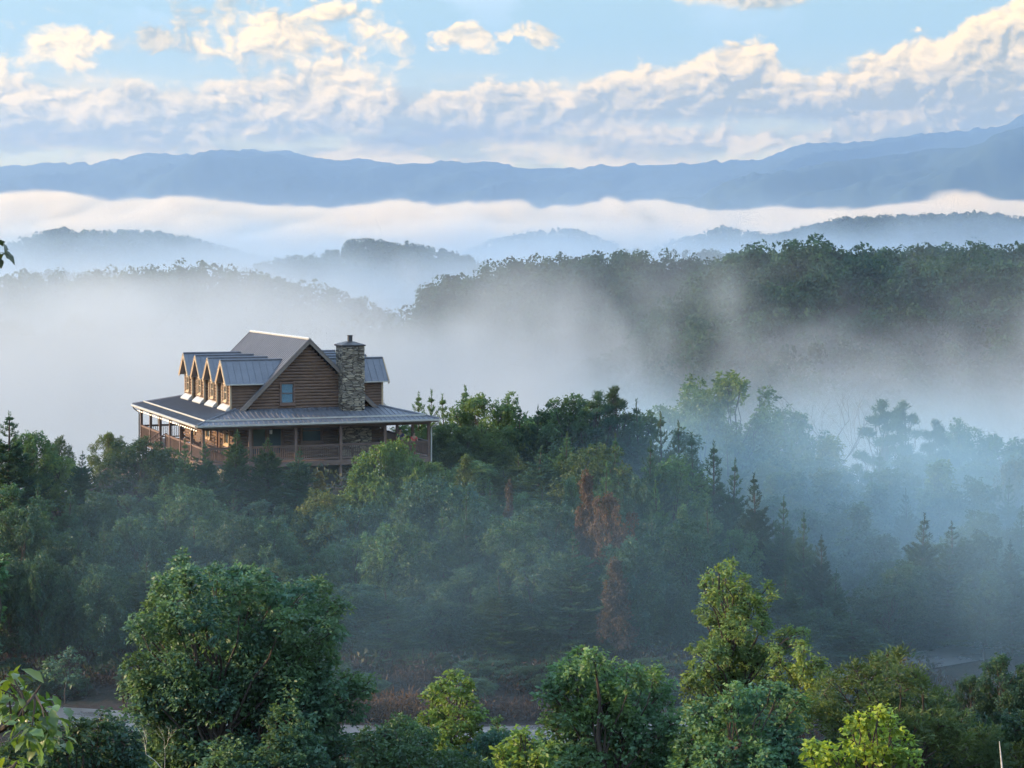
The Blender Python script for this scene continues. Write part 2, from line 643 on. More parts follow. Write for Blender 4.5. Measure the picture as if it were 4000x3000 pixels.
def m_glass():
    m, t = new_mat('window_glass')
    co = objcoord(t)
    n = t.noise(co, 1.2, 2)
    return finish(m, t, t.mix(n, rgb(0.03, 0.05, 0.07), rgb(0.05, 0.08, 0.10)), 0.03, 0.0, 1.0, t.noise(co, 0.7, 1), 0.02)


M_GLASS = m_glass()


def m_sky_tint_glass():
    m, t = new_mat('sky_tint_glass')  # blue of the reflected sky put into the pane colour
    co = objcoord(t)
    return finish(m, t, t.mix(t.noise(co, 1.5, 2), rgb(0.30, 0.55, 0.72), rgb(0.36, 0.60, 0.76)), 0.08, 0.75, 0.8)


M_SKYGLASS = m_sky_tint_glass()


def m_stone():
    m, t = new_mat('ledge_stone')
    co = objcoord(t)
    wv = t.v('ADD', co, t.v('SCALE', t.noise(co, 2.0, 2, color=True), 0.10))
    # courses are flat ledge stones
    sv = t.v('MULTIPLY', wv, (2.3, 2.3, 8.5))
    vo = t.n('ShaderNodeTexVoronoi', feature='F1', distance='CHEBYCHEV')
    t.put(vo.inputs['Vector'], sv)
    vo.inputs['Scale'].default_value = 1.0
    ve = t.n('ShaderNodeTexVoronoi', feature='DISTANCE_TO_EDGE')
    t.put(ve.inputs['Vector'], sv)
    ve.inputs['Scale'].default_value = 1.0
    cr = t.n('ShaderNodeValToRGB')
    t.put(cr.inputs[0], t.sep(vo.outputs['Color'])[0])
    e = cr.color_ramp.elements
    e[0].color = rgb(0.13, 0.105, 0.085)
    e[1].color = rgb(0.44, 0.375, 0.28)
    e2 = cr.color_ramp.elements.new(0.5)
    e2.color = rgb(0.27, 0.235, 0.19)
    mort = t.mapr(ve.outputs['Distance'], 0.0, 0.10)
    col = t.mix(mort, rgb(0.035, 0.032, 0.03), cr.outputs[0])
    col = t.v('SCALE', col, t.mapr(t.noise(co, 9, 4), 0.2, 0.8, 0.75, 1.25))
    return finish(m, t, col, 0.85, 0, 0.3, mort, 0.04)


M_STONE = m_stone()


def m_ground():
    m, t = new_mat('forest_floor')
    geo = t.n('ShaderNodeNewGeometry')
    p = geo.outputs['Position']
    n1 = t.noise(p, 0.25, 5, 0.65)
    n2 = t.noise(p, 3.0, 4, 0.7)
    col = t.mix(t.mapr(n1, 0.35, 0.65), rgb(0.038, 0.024, 0.025), rgb(0.028, 0.030, 0.024))
    col = t.mix(t.mapr(n2, 0.45, 0.7, 0, 0.6), col, rgb(0.070, 0.044, 0.038))
    y = t.sep(p)[1]
    far = t.mapr(y, 150.0, 400.0)
    col = t.mix(far, col, rgb(0.028, 0.042, 0.024))
    return finish(m, t, col, 0.95, 0, 0.1, n2, 0.15)


M_GROUND = m_ground()
def m_road():
    m, t = new_mat('asphalt')
    geo = t.n('ShaderNodeNewGeometry')
    p = geo.outputs['Position']
    n = t.noise(p, 0.7, 4, 0.6)
    g = t.noise(p, 12.0, 3, 0.7)
    col = t.mix(t.mapr(n, 0.35, 0.68), rgb(0.085, 0.088, 0.095), rgb(0.150, 0.152, 0.160))
    col = t.v('SCALE', col, t.mapr(g, 0.3, 0.7, 0.85, 1.15))
    return finish(m, t, col, t.mapr(n, 0.35, 0.65, 0.22, 0.42), 0, 0.8, g, 0.004)
M_ROAD = m_road()


def m_mount():
    m, t = new_mat('far_forest')
    geo = t.n('ShaderNodeNewGeometry')
    n = t.noise(geo.outputs['Position'], 0.004, 6, 0.6)
    col = t.mix(t.mapr(n, 0.35, 0.65), rgb(0.026, 0.046, 0.040), rgb(0.038, 0.060, 0.046))
    return finish(m, t, col, 0.95, 0, 0.1)


M_MOUNT = m_mount()


# ------------------------------------------------------------------ ground sheet, road, mountains
def build_ground():
    ys = [-70.0]
    while ys[-1] < 32000:
        y = ys[-1]
        st = 1.3 if y < 165 else max(1.3, 0.012*(y-165)+1.3)
        ys.append(y+min(st, 700))
    ys = np.array(ys)
    t = np.linspace(-1, 1, 321)
    t = np.sign(t)*(0.62*np.abs(t)+0.38*np.abs(t)**3)
    Y, T = np.meshgrid(ys, t, indexing='ij')
    X = T*(190+np.maximum(Y, 0)*0.62)
    Z = height(X, Y)
    vs = np.stack([X, Y, Z], -1).reshape(-1, 3)
    nr, nc = X.shape
    i = np.arange(nr*nc).reshape(nr, nc)
    f = np.stack([i[:-1, :-1], i[:-1, 1:], i[1:, 1:], i[1:, :-1]], -1).reshape(-1, 4)
    o = link(bpy.data.objects.new('ground', np_mesh('ground', vs, f, M_GROUND, True)))
    tag(o, 'rolling forest floor with a reddish bank above the road', 'ground', kind='structure')


def build_road():
    m = MB()
    n = 160
    xs = np.linspace(-58, 66, n)
    pts = []
    for x in xs:
        y = float(np.interp(x, _rx, _ry))
        pts.append(Vector((x, y, 0)))
    # smooth the centre line
    for _ in range(10):
        pts = [pts[0]]+[(pts[k-1]+pts[k]*2+pts[k+1])/4 for k in range(1, n-1)]+[pts[-1]]
    for k in range(n):
        tdir = (pts[min(k+1, n-1)]-pts[max(k-1, 0)]).normalized()
        s = Vector((tdir.y, -tdir.x, 0))
        for j, q in enumerate((-1.75, -0.9, 0, 0.9, 1.75)):
            m.v.append(tuple(pts[k]+s*q+Vector((0, 0, ROAD_Z+0.03+0.03*(1-abs(q)/1.75)))))
    for k in range(n-1):
        for j in range(4):
            a = k*5+j
            m.f.append((a, a+5, a+6, a+1))
    o = m.build('road', M_ROAD, None, True)
    tag(o, 'narrow damp asphalt road along the foot of the slope', 'road', kind='structure')


M1 = [(-600, 345), (-200, 352), (0, 360), (60, 355), (130, 353), (200, 352), (260, 345), (320, 332), (410, 332), (440, 340), (500, 330), (540, 322), (570, 325), (600, 321), (640, 330), (680, 343), (720, 346), (770, 340), (800, 342), (850, 350), (895, 362),
      (930, 352), (960, 346), (990, 353), (1010, 348), (1060, 351), (1110, 358), (1140, 364), (1190, 360), (1235, 367), (1290, 358), (1330, 360), (1370, 353), (1395, 358), (1440, 360), (1480, 353), (1540, 346), (1590, 350), (1640, 344), (1700, 325), (1745, 307), (1800, 306), (1860, 310), (1930, 300), (2010, 286), (2080, 281), (2140, 275), (2180, 262), (2212, 246), (2500, 215), (2900, 230)]
M2 = [(1150, 560), (1300, 470), (1380, 442), (1450, 432), (1560, 415), (1640, 402), (1760, 384), (1850, 362), (1950, 345), (2050, 325), (2130, 312), (2212, 285), (2500, 240), (3000, 250)]


def build_mountain(name, D, prof_, depth, seed, label):
    """a range: crest at distance D, spurs coming towards the viewer"""
    up = np.array([p[0] for p in prof_], float)
    vp = np.array([p[1] for p in prof_], float)
    U_ = np.linspace(up[0], up[-1], 700)
    v = np.interp(U_, up, vp)
    kern = np.ones(7)/7
    v = np.convolve(np.pad(v, 3, 'edge'), kern, 'valid')
    rs = np.random.RandomState(seed)
    v = v+fbm(U_/22.0, U_*0+seed, 5)*8.0
    rows = 46
    xs = (U_-1106)/FD*D
    zc = (HY-v)/FD*D
    kk = np.hanning(81)
    zs = np.convolve(np.pad(zc, 40, 'edge'), kk/kk.sum(), 'valid')
    V_ = []
    for r in range(rows):
        s = r/(rows-1)
        y = D-depth*s+120*math.sin(s*5+seed)
        nz = fbm(xs/900.0+s*0.6, np.full_like(xs, s*2.1+seed), 5)
        spur = np.abs(fbm(xs/1500.0+s*2.2, np.full_like(xs, seed+s*0.5), 4))
        ws = max(0.0, 1-s/0.10)
        z = (zc*ws+zs*(1-ws))*(1-s)**0.85+(-140)*(1-(1-s)**0.85)-(spur*620+nz*240)*math.sin(s*PI)**0.8*0.8+160*math.sin(s*PI)
        z = np.where(s == 0, zc, z)
        z = np.minimum(z, zc+0*z)
        V_.append(np.stack([xs*(y/D), np.full_like(xs, y), np.maximum(z, -150)], -1))
    # back side
    V_.insert(0, np.stack([xs*1.15, np.full_like(xs, D*1.15), np.full_like(xs, -150.0)], -1))
    A = np.array(V_)
    nr, nc = A.shape[:2]
    i = np.arange(nr*nc).reshape(nr, nc)
    f = np.stack([i[:-1, :-1], i[1:, :-1], i[1:, 1:], i[:-1, 1:]], -1).reshape(-1, 4)
    o = link(bpy.data.objects.new(name, np_mesh(name, A.reshape(-1, 3), f, M_MOUNT, True)))
    tag(o, label, 'mountains', kind='structure')


build_ground()
build_road()
build_mountain('mountains', 14500, M1, 4200, 3, 'long hazy blue mountain range across the horizon')
build_mountain('mountains', 11800, M2, 4200, 9, 'nearer blue mountain flank rising at the far side of the valley')


# ------------------------------------------------------------------ air: even haze and the fog banks
def vol_mat(name, color, density, aniso=0.0):
    m = bpy.data.materials.new(name)
    m.use_nodes = True
    nt = m.node_tree
    nt.nodes.clear()
    o = nt.nodes.new('ShaderNodeOutputMaterial')
    pv = nt.nodes.new('ShaderNodeVolumePrincipled')
    pv.inputs['Color'].default_value = rgb(*color)
    pv.inputs['Density'].default_value = density
    pv.inputs['Anisotropy'].default_value = aniso
    nt.links.new(pv.outputs[0], o.inputs['Volume'])
    return m


HAZE = 8.5e-5
m = MB().box(-16000, 16000, -260, 17500, -152, 1140)
hz = m.build('haze', vol_mat('haze', (0.48, 0.66, 0.92), HAZE, 0.65))
tag(hz, 'pale blue morning haze filling the air over the valley', 'haze', kind='stuff')


def fog_volume(name, mn, mx, res, func, color, label, aniso=0.0):
    me = bpy.data.meshes.new(name)
    o = link(bpy.data.objects.new(name, me))
    ng = bpy.data.node_groups.new(name, 'GeometryNodeTree')
    ng.interface.new_socket('Geometry', in_out='OUTPUT', socket_type='NodeSocketGeometry')
    t = NT(ng)
    go = t.n('NodeGroupOutput')
    vc = t.n('GeometryNodeVolumeCube')
    sm = t.n('GeometryNodeSetMaterial')
    sm.inputs['Material'].default_value = vol_mat(name, color, 1.0, aniso)
    vc.inputs['Min'].default_value = mn
    vc.inputs['Max'].default_value = mx
    for a, q in zip('XYZ', res):
        vc.inputs['Resolution '+a].default_value = q
    pos = t.n('GeometryNodeInputPosition').outputs[0]
    t.put(vc.inputs['Density'], func(t, pos))
    ng.links.new(vc.outputs[0], sm.inputs[0])
    ng.links.new(sm.outputs[0], go.inputs[0])
    o.modifiers.new('fog', 'NODES').node_group = ng
    tag(o, label, 'fog', kind='stuff')
    return o


def edges(t, p, mn, mx, w_):
    x, y, z = t.sep(p)
    f = t.m('MULTIPLY', t.mapr(x, mn[0], mn[0]+w_[0], smooth=True), t.mapr(x, mx[0], mx[0]-w_[0], smooth=True))
    g = t.m('MULTIPLY', t.mapr(y, mn[1], mn[1]+w_[1], smooth=True), t.mapr(y, mx[1], mx[1]-w_[1], smooth=True))
    return t.m('MULTIPLY', f, g)


def fog_valley():
    mn, mx = (-330, 176, -125), (330, 700, 16)

    def f(t, p):
        x, y, z = t.sep(p)
        ang = t.m('DIVIDE', x, y)                                # stands for how far to the side of the valley
        n1 = t.noise(t.v('MULTIPLY', p, (1, 1, 1.6)), 0.0085, 5, 0.55, dist=0.6)
        n2 = t.noise(t.v('ADD', p, (300, 0, 0)), 0.0035, 3, 0.5)
        top = t.curve(y, [(150, -41), (200, -35), (300, -27), (420, -17), (560, -8.0), (700, -4)], 150, 700, -60, 10)
        top = t.m('SUBTRACT', top, t.m('MULTIPLY', t.mapr(ang, 0.0, 0.09, smooth=True), t.mapr(y, 200, 700, 2.0, 13.0)))
        top = t.m('MULTIPLY_ADD', t.m('SUBTRACT', n1, 0.5), 85.0, top)
        top = t.m('MULTIPLY_ADD', t.m('SUBTRACT', n2, 0.5), 30.0, top)
        dd = t.m('SUBTRACT', top, z)
        body = t.m('MULTIPLY', t.mapr(dd, -3.0, 40.0), t.mapr(dd, -3.0, 10.0, smooth=True))
        n4 = t.noise(t.v('MULTIPLY', t.v('ADD', p, (0, 500, 0)), (1, 0.8, 0.8)), 0.011, 5, 0.6, dist=1.2)
        thick = t.m('MULTIPLY', body, t.mapr(n4, 0.34, 0.66, 0.003, 0.030))
        veil = t.m('MULTIPLY', t.mapr(dd, -26.0, 0.0, smooth=True), 0.0006)
        n3 = t.noise(t.v('MULTIPLY', p, (1, 0.7, 0.75)), 0.016, 5, 0.6, dist=1.6)
        wz = t.m('MULTIPLY', t.mapr(z, 9.0, -24.0, smooth=True), t.mapr(y, 380, 520, smooth=True))
        wisp = t.m('MULTIPLY', t.m('MULTIPLY', t.mapr(n3, 0.50, 0.66, smooth=True), wz), t.mapr(n2, 0.34, 0.50, 0.004, 0.020, smooth=True))
        return t.m('MULTIPLY', t.m('ADD', t.m('ADD', thick, veil), wisp), edges(t, p, mn, mx, (50, 45)))
    fog_volume('fog', mn, mx, (190, 160, 44), f, (0.695, 0.715, 0.73), 'bright fog filling the valley behind the cabin', 0.4)


def fog_hills():
    mn, mx = (-900, 780, -130), (900, 2450, 75)

    def f(t, p):
        x, y, z = t.sep(p)
        n1 = t.noise(t.v('MULTIPLY', p, (1, 1, 1.3)), 0.0055, 6, 0.62, dist=1.3)
        n2 = t.noise(t.v('ADD', p, (0, 900, 0)), 0.0016, 3, 0.5)
        top = t.curve(y, [(780, -26), (960, -8), (1150, -2), (1300, 2), (1900, 16), (2450, 44)], 780, 2450, -60, 60)
        top = t.m('MULTIPLY_ADD', t.m('SUBTRACT', n1, 0.5), 190.0, top)
        top = t.m('MULTIPLY_ADD', t.m('SUBTRACT', n2, 0.5), 60.0, top)
        dd = t.m('SUBTRACT', top, z)
        return t.m('MULTIPLY', t.m('ADD', t.m('MULTIPLY', t.mapr(dd, 0.0, 60.0), 0.0075), t.m('MULTIPLY', t.mapr(dd, -70.0, 10.0, smooth=True), 0.0004)), edges(t, p, mn, mx, (80, 100)))
    fog_volume('fog', mn, mx, (240, 170, 34), f, (0.54, 0.68, 0.82), 'drifting fog scraps between the wooded hills', 0.35)


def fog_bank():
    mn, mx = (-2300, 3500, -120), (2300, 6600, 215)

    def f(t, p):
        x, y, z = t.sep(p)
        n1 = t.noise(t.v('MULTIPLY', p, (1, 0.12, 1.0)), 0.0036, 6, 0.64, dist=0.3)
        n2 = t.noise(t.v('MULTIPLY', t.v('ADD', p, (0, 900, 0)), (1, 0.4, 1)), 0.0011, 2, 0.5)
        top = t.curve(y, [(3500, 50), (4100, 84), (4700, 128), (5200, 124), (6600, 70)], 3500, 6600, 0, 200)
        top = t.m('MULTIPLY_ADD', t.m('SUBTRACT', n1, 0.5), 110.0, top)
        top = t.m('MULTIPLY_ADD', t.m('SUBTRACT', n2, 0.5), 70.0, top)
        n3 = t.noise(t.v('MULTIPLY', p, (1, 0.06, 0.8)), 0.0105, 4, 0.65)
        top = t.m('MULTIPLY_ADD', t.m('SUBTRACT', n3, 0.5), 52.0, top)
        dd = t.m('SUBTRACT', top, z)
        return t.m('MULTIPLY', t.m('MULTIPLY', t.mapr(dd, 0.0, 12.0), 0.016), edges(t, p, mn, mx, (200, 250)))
    fog_volume('fog', mn, mx, (380, 150, 44), f, (0.93, 0.80, 0.63), 'long sunlit cream-tinted fog bank lying at the foot of the mountains', 0.3)  # warm sunlight on white fog, put into its colour


def fog_low():
    mn, mx = (-3600, 6700, -140), (3600, 10400, 560)

    def f(t, p):
        x, y, z = t.sep(p)
        n1 = t.noise(t.v('MULTIPLY', p, (1, 1, 2)), 0.0011, 4, 0.55)
        e = t.m('POWER', t.mapr(z, 560, -60), 2.2)
        return t.m('MULTIPLY', t.m('MULTIPLY', e, t.mapr(n1, 0.3, 0.7, 0.00024, 0.00070)), edges(t, p, mn, mx, (300, 500)))
    fog_volume('fog', mn, mx, (100, 56, 24), f, (0.93, 0.92, 0.88), 'pale morning vapour thickening towards the foot of the mountains', 0.4)


def fog_near():
    mn, mx = (-26, 84, -25), (60, 176, -5)

    def f(t, p):
        x, y, z = t.sep(p)
        n1 = t.noise(t.v('MULTIPLY', p, (1, 1, 1.3)), 0.045, 4, 0.55, dist=0.7)
        side = t.mapr(x, -16.0, 24.0, 0.50, 1.0, smooth=True)
        low = t.mapr(z, -7.0, -14.0, smooth=True)
        deep = t.mapr(y, 125.0, 150.0, 1.0, 1.15, smooth=True)
        back = t.mapr(t.m('MULTIPLY_ADD', x, -1.0, y), 98.0, 120.0)     # keep the air round the cabin itself clear
        hc = t.m('MAXIMUM', t.mapr(x, 0.0, 9.0, smooth=True), t.mapr(y, 116.0, 104.0, smooth=True))
        dn = t.m('MULTIPLY', t.mapr(n1, 0.42, 0.66, 0.20, 1.0, smooth=True), 0.019)
        return t.m('MULTIPLY', t.m('MULTIPLY', t.m('MULTIPLY', dn, side), t.m('MULTIPLY', low, hc)), t.m('MULTIPLY', deep, edges(t, p, mn, mx, (8, 8))))
    fog_volume('fog', mn, mx, (86, 92, 20), f, (0.55, 0.82, 1.0), 'thin blue mist drifting through the trees on the slope', 0.3)  # skylight blue of the shaded mist put into its colour


if True:
    fog_valley()
    fog_hills()
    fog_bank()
    fog_low()
    fog_near()


# ------------------------------------------------------------------ the cabin (X along the front, Y into depth, Z = 0 at the porch eave)
HTH = 0.369
HO = Vector((-17.983, 121.559, -9.677))
BX, BY = 2.771, 3.077
PW, PL = BX*5, BY*6            # porch post grid
WX0, WX1, WY0, WY1 = 2.5, 11.5, 2.5, 16.3
DECK = -2.278
RX, RZ = 7.0, 4.85            # main ridge
SL = 0.99
OV = 0.5
KZ = 0.70                     # porch roof meets the wall
cabin = empty('log_cabin', HO, HTH)
tag(cabin, 'log cabin with metal roofs, four dormers, wrap-around porch and stone chimney, standing on the knoll', 'cabin')


def hw(p):
    """house point to world"""
    c_, s_ = math.cos(HTH), math.sin(HTH)
    return Vector((HO.x+p[0]*c_-p[1]*s_, HO.y+p[0]*s_+p[1]*c_, HO.z+p[2]))


def log_course(m, a, b, z, hgt, nrm, r=0.075, n=5):
    """half-round log from a to b (xy) at height z; nrm is the outward xy direction"""
    prof_ = []
    for i in range(n+1):
        t_ = -PI/2+PI*i/n
        prof_.append((r*math.cos(t_), hgt/2*math.sin(t_)))
    vs = []
    for (qx, qy) in (a, b):
        for o_, zz in prof_:
            vs.append((qx+nrm[0]*o_, qy+nrm[1]*o_, z+hgt/2+zz))
        vs.append((qx-nrm[0]*0.05, qy-nrm[1]*0.05, z+hgt))
        vs.append((qx-nrm[0]*0.05, qy-nrm[1]*0.05, z))
    k = n+3
    fs = [(i, (i+1) % k, k+(i+1) % k, k+i) for i in range(k)]
    flip = (b[0]-a[0])*nrm[1]-(b[1]-a[1])*nrm[0]
    if flip > 0:
        fs = [f[::-1] for f in fs]
    fs += [tuple(range(k)), tuple(range(2*k-1, k-1, -1))]
    m.add(vs, fs)


def log_wall(m, a, b, z0, z1, nrm, holes=(), hgt=0.19, clip=None):
    """courses of half logs from a to b; holes are (s0, s1, z0, z1) along the run; clip(z) -> (s0, s1)"""
    L_ = math.hypot(b[0]-a[0], b[1]-a[1])
    tx, ty = (b[0]-a[0])/L_, (b[1]-a[1])/L_
    n = max(1, round((z1-z0)/hgt))
    h = (z1-z0)/n
    for i in range(n):
        z = z0+i*h
        segs = [(0.0, L_)] if clip is None else [clip(z+h)]
        for (h0, h1, hz0, hz1) in holes:
            if z+h > hz0+0.02 and z < hz1-0.02:
                ns = []
                for s0, s1 in segs:
                    if h1 <= s0 or h0 >= s1:
                        ns.append((s0, s1))
                    else:
                        if h0 > s0:
                            ns.append((s0, h0))
                        if h1 < s1:
                            ns.append((h1, s1))
                segs = ns
        for s0, s1 in segs:
            if s1-s0 > 0.03:
                log_course(m, (a[0]+tx*s0, a[1]+ty*s0), (a[0]+tx*s1, a[1]+ty*s1), z, h, nrm)


def window(parent, a, tdir, nrm, s0, s1, z0, z1, glass, trim=0.10, sash=0.04, mat=None, mull=False, cur=False):
    """double-hung window set into a wall: frame > pane, sill, curtain"""
    mat = mat or M_TRIM
    def P(s, o_, z):
        return (a[0]+tdir[0]*s+nrm[0]*o_, a[1]+tdir[1]*s+nrm[1]*o_, z)
    f = MB()
    up = (nrm[0], nrm[1], 0)
    f.bar(P(s0-trim/2, 0.09, z0-trim), P(s0-trim/2, 0.09, z1+trim), trim, 0.12, up)
    f.bar(P(s1+trim/2, 0.09, z0-trim), P(s1+trim/2, 0.09, z1+trim), trim, 0.12, up)
    f.bar(P(s0, 0.088, z1+trim/2), P(s1, 0.088, z1+trim/2), trim, 0.12, up)
    f.bar(P(s0, 0.088, z0-trim/2), P(s1, 0.088, z0-trim/2), trim, 0.12, up)
    f.bar(P(s0+sash/2, 0.055, z0), P(s0+sash/2, 0.055, z1), sash, 0.05, up)
    f.bar(P(s1-sash/2, 0.055, z0), P(s1-sash/2, 0.055, z1), sash, 0.05, up)
    zm = (z0+z1)/2
    f.bar(P(s0+sash, 0.057, zm), P(s1-sash, 0.057, zm), 0.05, 0.05, up)
    f.bar(P(s0+sash, 0.055, z1-sash/2), P(s1-sash, 0.055, z1-sash/2), sash, 0.05, up)
    f.bar(P(s0+sash, 0.055, z0+sash/2), P(s1-sash, 0.055, z0+sash/2), sash, 0.05, up)
    w_ = f.build('window', mat, parent)
    s_ = MB().bar(P(s0-trim-0.03, 0.13, z0-trim-0.02), P(s1+trim+0.03, 0.13, z0-trim-0.02), 0.06, 0.12, up)
    s_.build('sill', mat, w_)
    g = MB().bar(P(s0+sash-0.005, 0.03, (z0+z1)/2), P(s1-sash+0.005, 0.03, (z0+z1)/2), z1-z0-0.01, 0.012, up)
    g.build('pane', glass, w_)
    if cur:
        c_ = MB()
        n = 10
        for q in range(n):
            sa = s0+sash+(s1-s0-2*sash)*q/n
            sb = s0+sash+(s1-s0-2*sash)*(q+1)/n
            c_.bar(P(sa, -0.06-0.02*(q % 2), (z0+z1)/2+(z1-z0)*0.1), P(sb, -0.06-0.02*((q+1) % 2), (z0+z1)/2+(z1-z0)*0.1), (z1-z0)*0.78, 0.01, up)
        c_.build('curtain', M_CURTAIN, w_)
    return w_


def wall_group():
    zt = KZ
    z0 = DECK+0.0
    # ground-floor walls, one part per side
    front = MB()
    holes = [(0.9, 3.0, z0-1, 0.15), (4.1, 5.3, -1.35, -0.05)]
    log_wall(front, (WX0, WY0), (WX1, WY0), z0, zt-0.05, (0, -1), holes)
    # gable of the upper floor
    def clip(z):
        hwid = (RZ-0.28-z)/SL
        return max(0.0, RX-WX0-hwid), min(WX1-WX0, RX-WX0+hwid)
    log_wall(front, (WX0, WY0), (WX1, WY0), zt-0.05, RZ-0.3, (0, -1), [(5.3-WX0, 6.06-WX0, 1.0, 2.19)], clip=clip)
    f = front.build('wall', M_LOG, cabin)
    window(f, (WX0, WY0), (1, 0), (0, -1), 5.3-WX0, 6.06-WX0, 1.0, 2.19, M_SKYGLASS, mat=M_TIMBER)
    window(f, (WX0, WY0), (1, 0), (0, -1), 4.1, 5.3, -1.35, -0.05, M_GLASS, mat=M_TIMBER)
    # front double door with glass
    d_ = MB()
    for s0, s1 in ((0.98, 1.94), (1.96, 2.92)):
        d_.box(WX0+s0, WX0+s0+0.12, WY0-0.03, WY0+0.03, z0+0.02, 0.10)
        d_.box(WX0+s1-0.12, WX0+s1, WY0-0.03, WY0+0.03, z0+0.02, 0.10)
        d_.box(WX0+s0+0.12, WX0+s1-0.12, WY0-0.03, WY0+0.03, z0+0.02, z0+0.28)
        d_.box(WX0+s0+0.12, WX0+s1-0.12, WY0-0.03, WY0+0.03, -0.04, 0.10)
    for s0, s1 in ((0.90, 0.97), (2.93, 3.0)):
        d_.box(WX0+s0, WX0+s1, WY0-0.1, WY0+0.05, z0+0.01, 0.14)
    dd = d_.build('door', M_DOOR, f)
    MB().box(WX0+1.09, WX0+1.83, WY0-0.008, WY0+0.008, z0+0.27, -0.03).box(WX0+2.07, WX0+2.81, WY0-0.008, WY0+0.008, z0+0.27, -0.03).build('pane', M_GLASS, dd)
    # left side (sunlit)
    left = MB()
    hl = [(1.2, 2.3, -1.5, -0.1), (3.6, 4.5, z0-1, 0.0), (6.2, 7.3, -1.5, -0.1), (10.6, 11.7, -1.5, -0.1)]
    log_wall(left, (WX0, WY0), (WX0, WY1), z0, zt-0.1, (-1, 0), hl)
    l_ = left.build('wall', M_LOG, cabin)
    for a_, b_, c_, e_ in (hl[0], hl[2], hl[3]):
        window(l_, (WX0, WY0), (0, 1), (-1, 0), a_, b_, c_, e_, M_GLASS, mat=M_TRIM, trim=0.09)
    d2 = MB().box(WX0-0.02, WX0+0.04, WY0+3.68, WY0+4.42, z0+0.02, -0.05).box(WX0-0.09, WX0+0.05, WY0+3.6, WY0+3.68, z0+0.02, 0.0).box(WX0-0.09, WX0+0.05, WY0+4.42, WY0+4.5, z0+0.02, 0.0)
    d2 = d2.build('door', M_DOOR, l_)
    MB().lathe([(0.03, -0.03), (0.03, 0.03)], (WX0-0.06, WY0+3.76, -1.25), 8).build('handle', M_DARK, d2)
    right = MB()
    hr = [(2.0, 3.1, -1.5, -0.1), (8.0, 9.1, -1.5, -0.1)]
    log_wall(right, (WX1, WY0), (WX1, WY1), z0, zt-0.1, (1, 0), hr)
    r_ = right.build('wall', M_LOG, cabin)
    for a_, b_, c_, e_ in hr:
        window(r_, (WX1, WY0), (0, 1), (1, 0), a_, b_, c_, e_, M_GLASS, mat=M_TIMBER)
    back = MB()
    log_wall(back, (WX0, WY1), (WX1, WY1), z0, zt-0.05, (0, 1))
    log_wall(back, (WX0, WY1), (WX1, WY1), zt-0.05, RZ-0.3, (0, 1), clip=clip)
    back.build('wall', M_LOG, cabin)
    # log corner posts
    for (cx_, cy_) in ((WX0, WY0), (WX1, WY0), (WX0, WY1), (WX1, WY1)):
        c_ = MB()
        n = 14
        for i in range(n):
            zz = z0+(zt-0.15-z0)*(i+0.5)/n
            sx = -1 if cx_ < 7 else 1
            sy = -1 if cy_ < 7 else 1
            r = 0.078
            if i % 2:
                c_.tube([(cx_-sx*0.2, cy_+sy*0.04, zz), (cx_+sx*0.24, cy_+sy*0.04, zz)], r, 7)
            else:
                c_.tube([(cx_+sx*0.04, cy_-sy*0.2, zz), (cx_+sx*0.04, cy_+sy*0.24, zz)], r, 7)
        c_.build('corner_log', M_LOG, cabin)
    # basement under the house
    b = MB().box(WX0+0.1, WX1-0.1, WY0+0.1, WY1-0.1, -6.2, DECK-0.27)
    b.build('basement', M_CONC, cabin)


def roof_slab(m, pts, th=0.06):
    """closed slab from a planar polygon"""
    p = [Vector(q) for q in pts]
    n = (p[1]-p[0]).cross(p[2]-p[0]).normalized()
    if n.z < 0:
        p = p[::-1]
        n = -n
    k = len(p)
    vs = [tuple(q) for q in p]+[tuple(q-n*th) for q in p]
    fs = [tuple(range(k)), tuple(range(2*k-1, k-1, -1))]
    fs += [((i+1) % k, i, k+i, k+(i+1) % k) for i in range(k)]
    m.add(vs, fs)
    return n


def clip_line(poly, o, dvec):
    """interval of o+t*dvec inside the convex planar polygon"""
    n = (poly[1]-poly[0]).cross(poly[2]-poly[0]).normalized()
    t0, t1 = -1e9, 1e9
    cen = sum(poly, Vector())/len(poly)
    for i in range(len(poly)):
        a, b = poly[i], poly[(i+1) % len(poly)]
        en = (b-a).cross(n)
        if en.dot(cen-a) < 0:
            en = -en
        den = en.dot(dvec)
        num = en.dot(a-o)
        if abs(den) < 1e-9:
            if en.dot(o-a) < 0:
                return None
            continue
        t = num/den
        if den > 0:
            t0 = max(t0, t)
        else:
            t1 = min(t1, t)
    return (t0, t1) if t1-t0 > 0.05 else None


def ribs(m, pts, eave_dir, step=0.41, off=0.2, hgt=0.032, wd=0.035):
    poly = [Vector(q) for q in pts]
    n = (poly[1]-poly[0]).cross(poly[2]-poly[0]).normalized()
    if n.z < 0:
        n = -n
    e = Vector(eave_dir).normalized()
    up = n.cross(e).normalized()
    if up.z < 0:
        up = -up
    s = [(q-poly[0]).dot(e) for q in poly]
    a = min(s)+off
    while a < max(s):
        o_ = poly[0]+e*a
        r = clip_line(poly, o_, up)
        if r:
            m.bar(o_+up*(r[0]+0.004)+n*hgt/2, o_+up*(r[1]-0.004)+n*hgt/2, wd, hgt+0.004, n)
        a += step


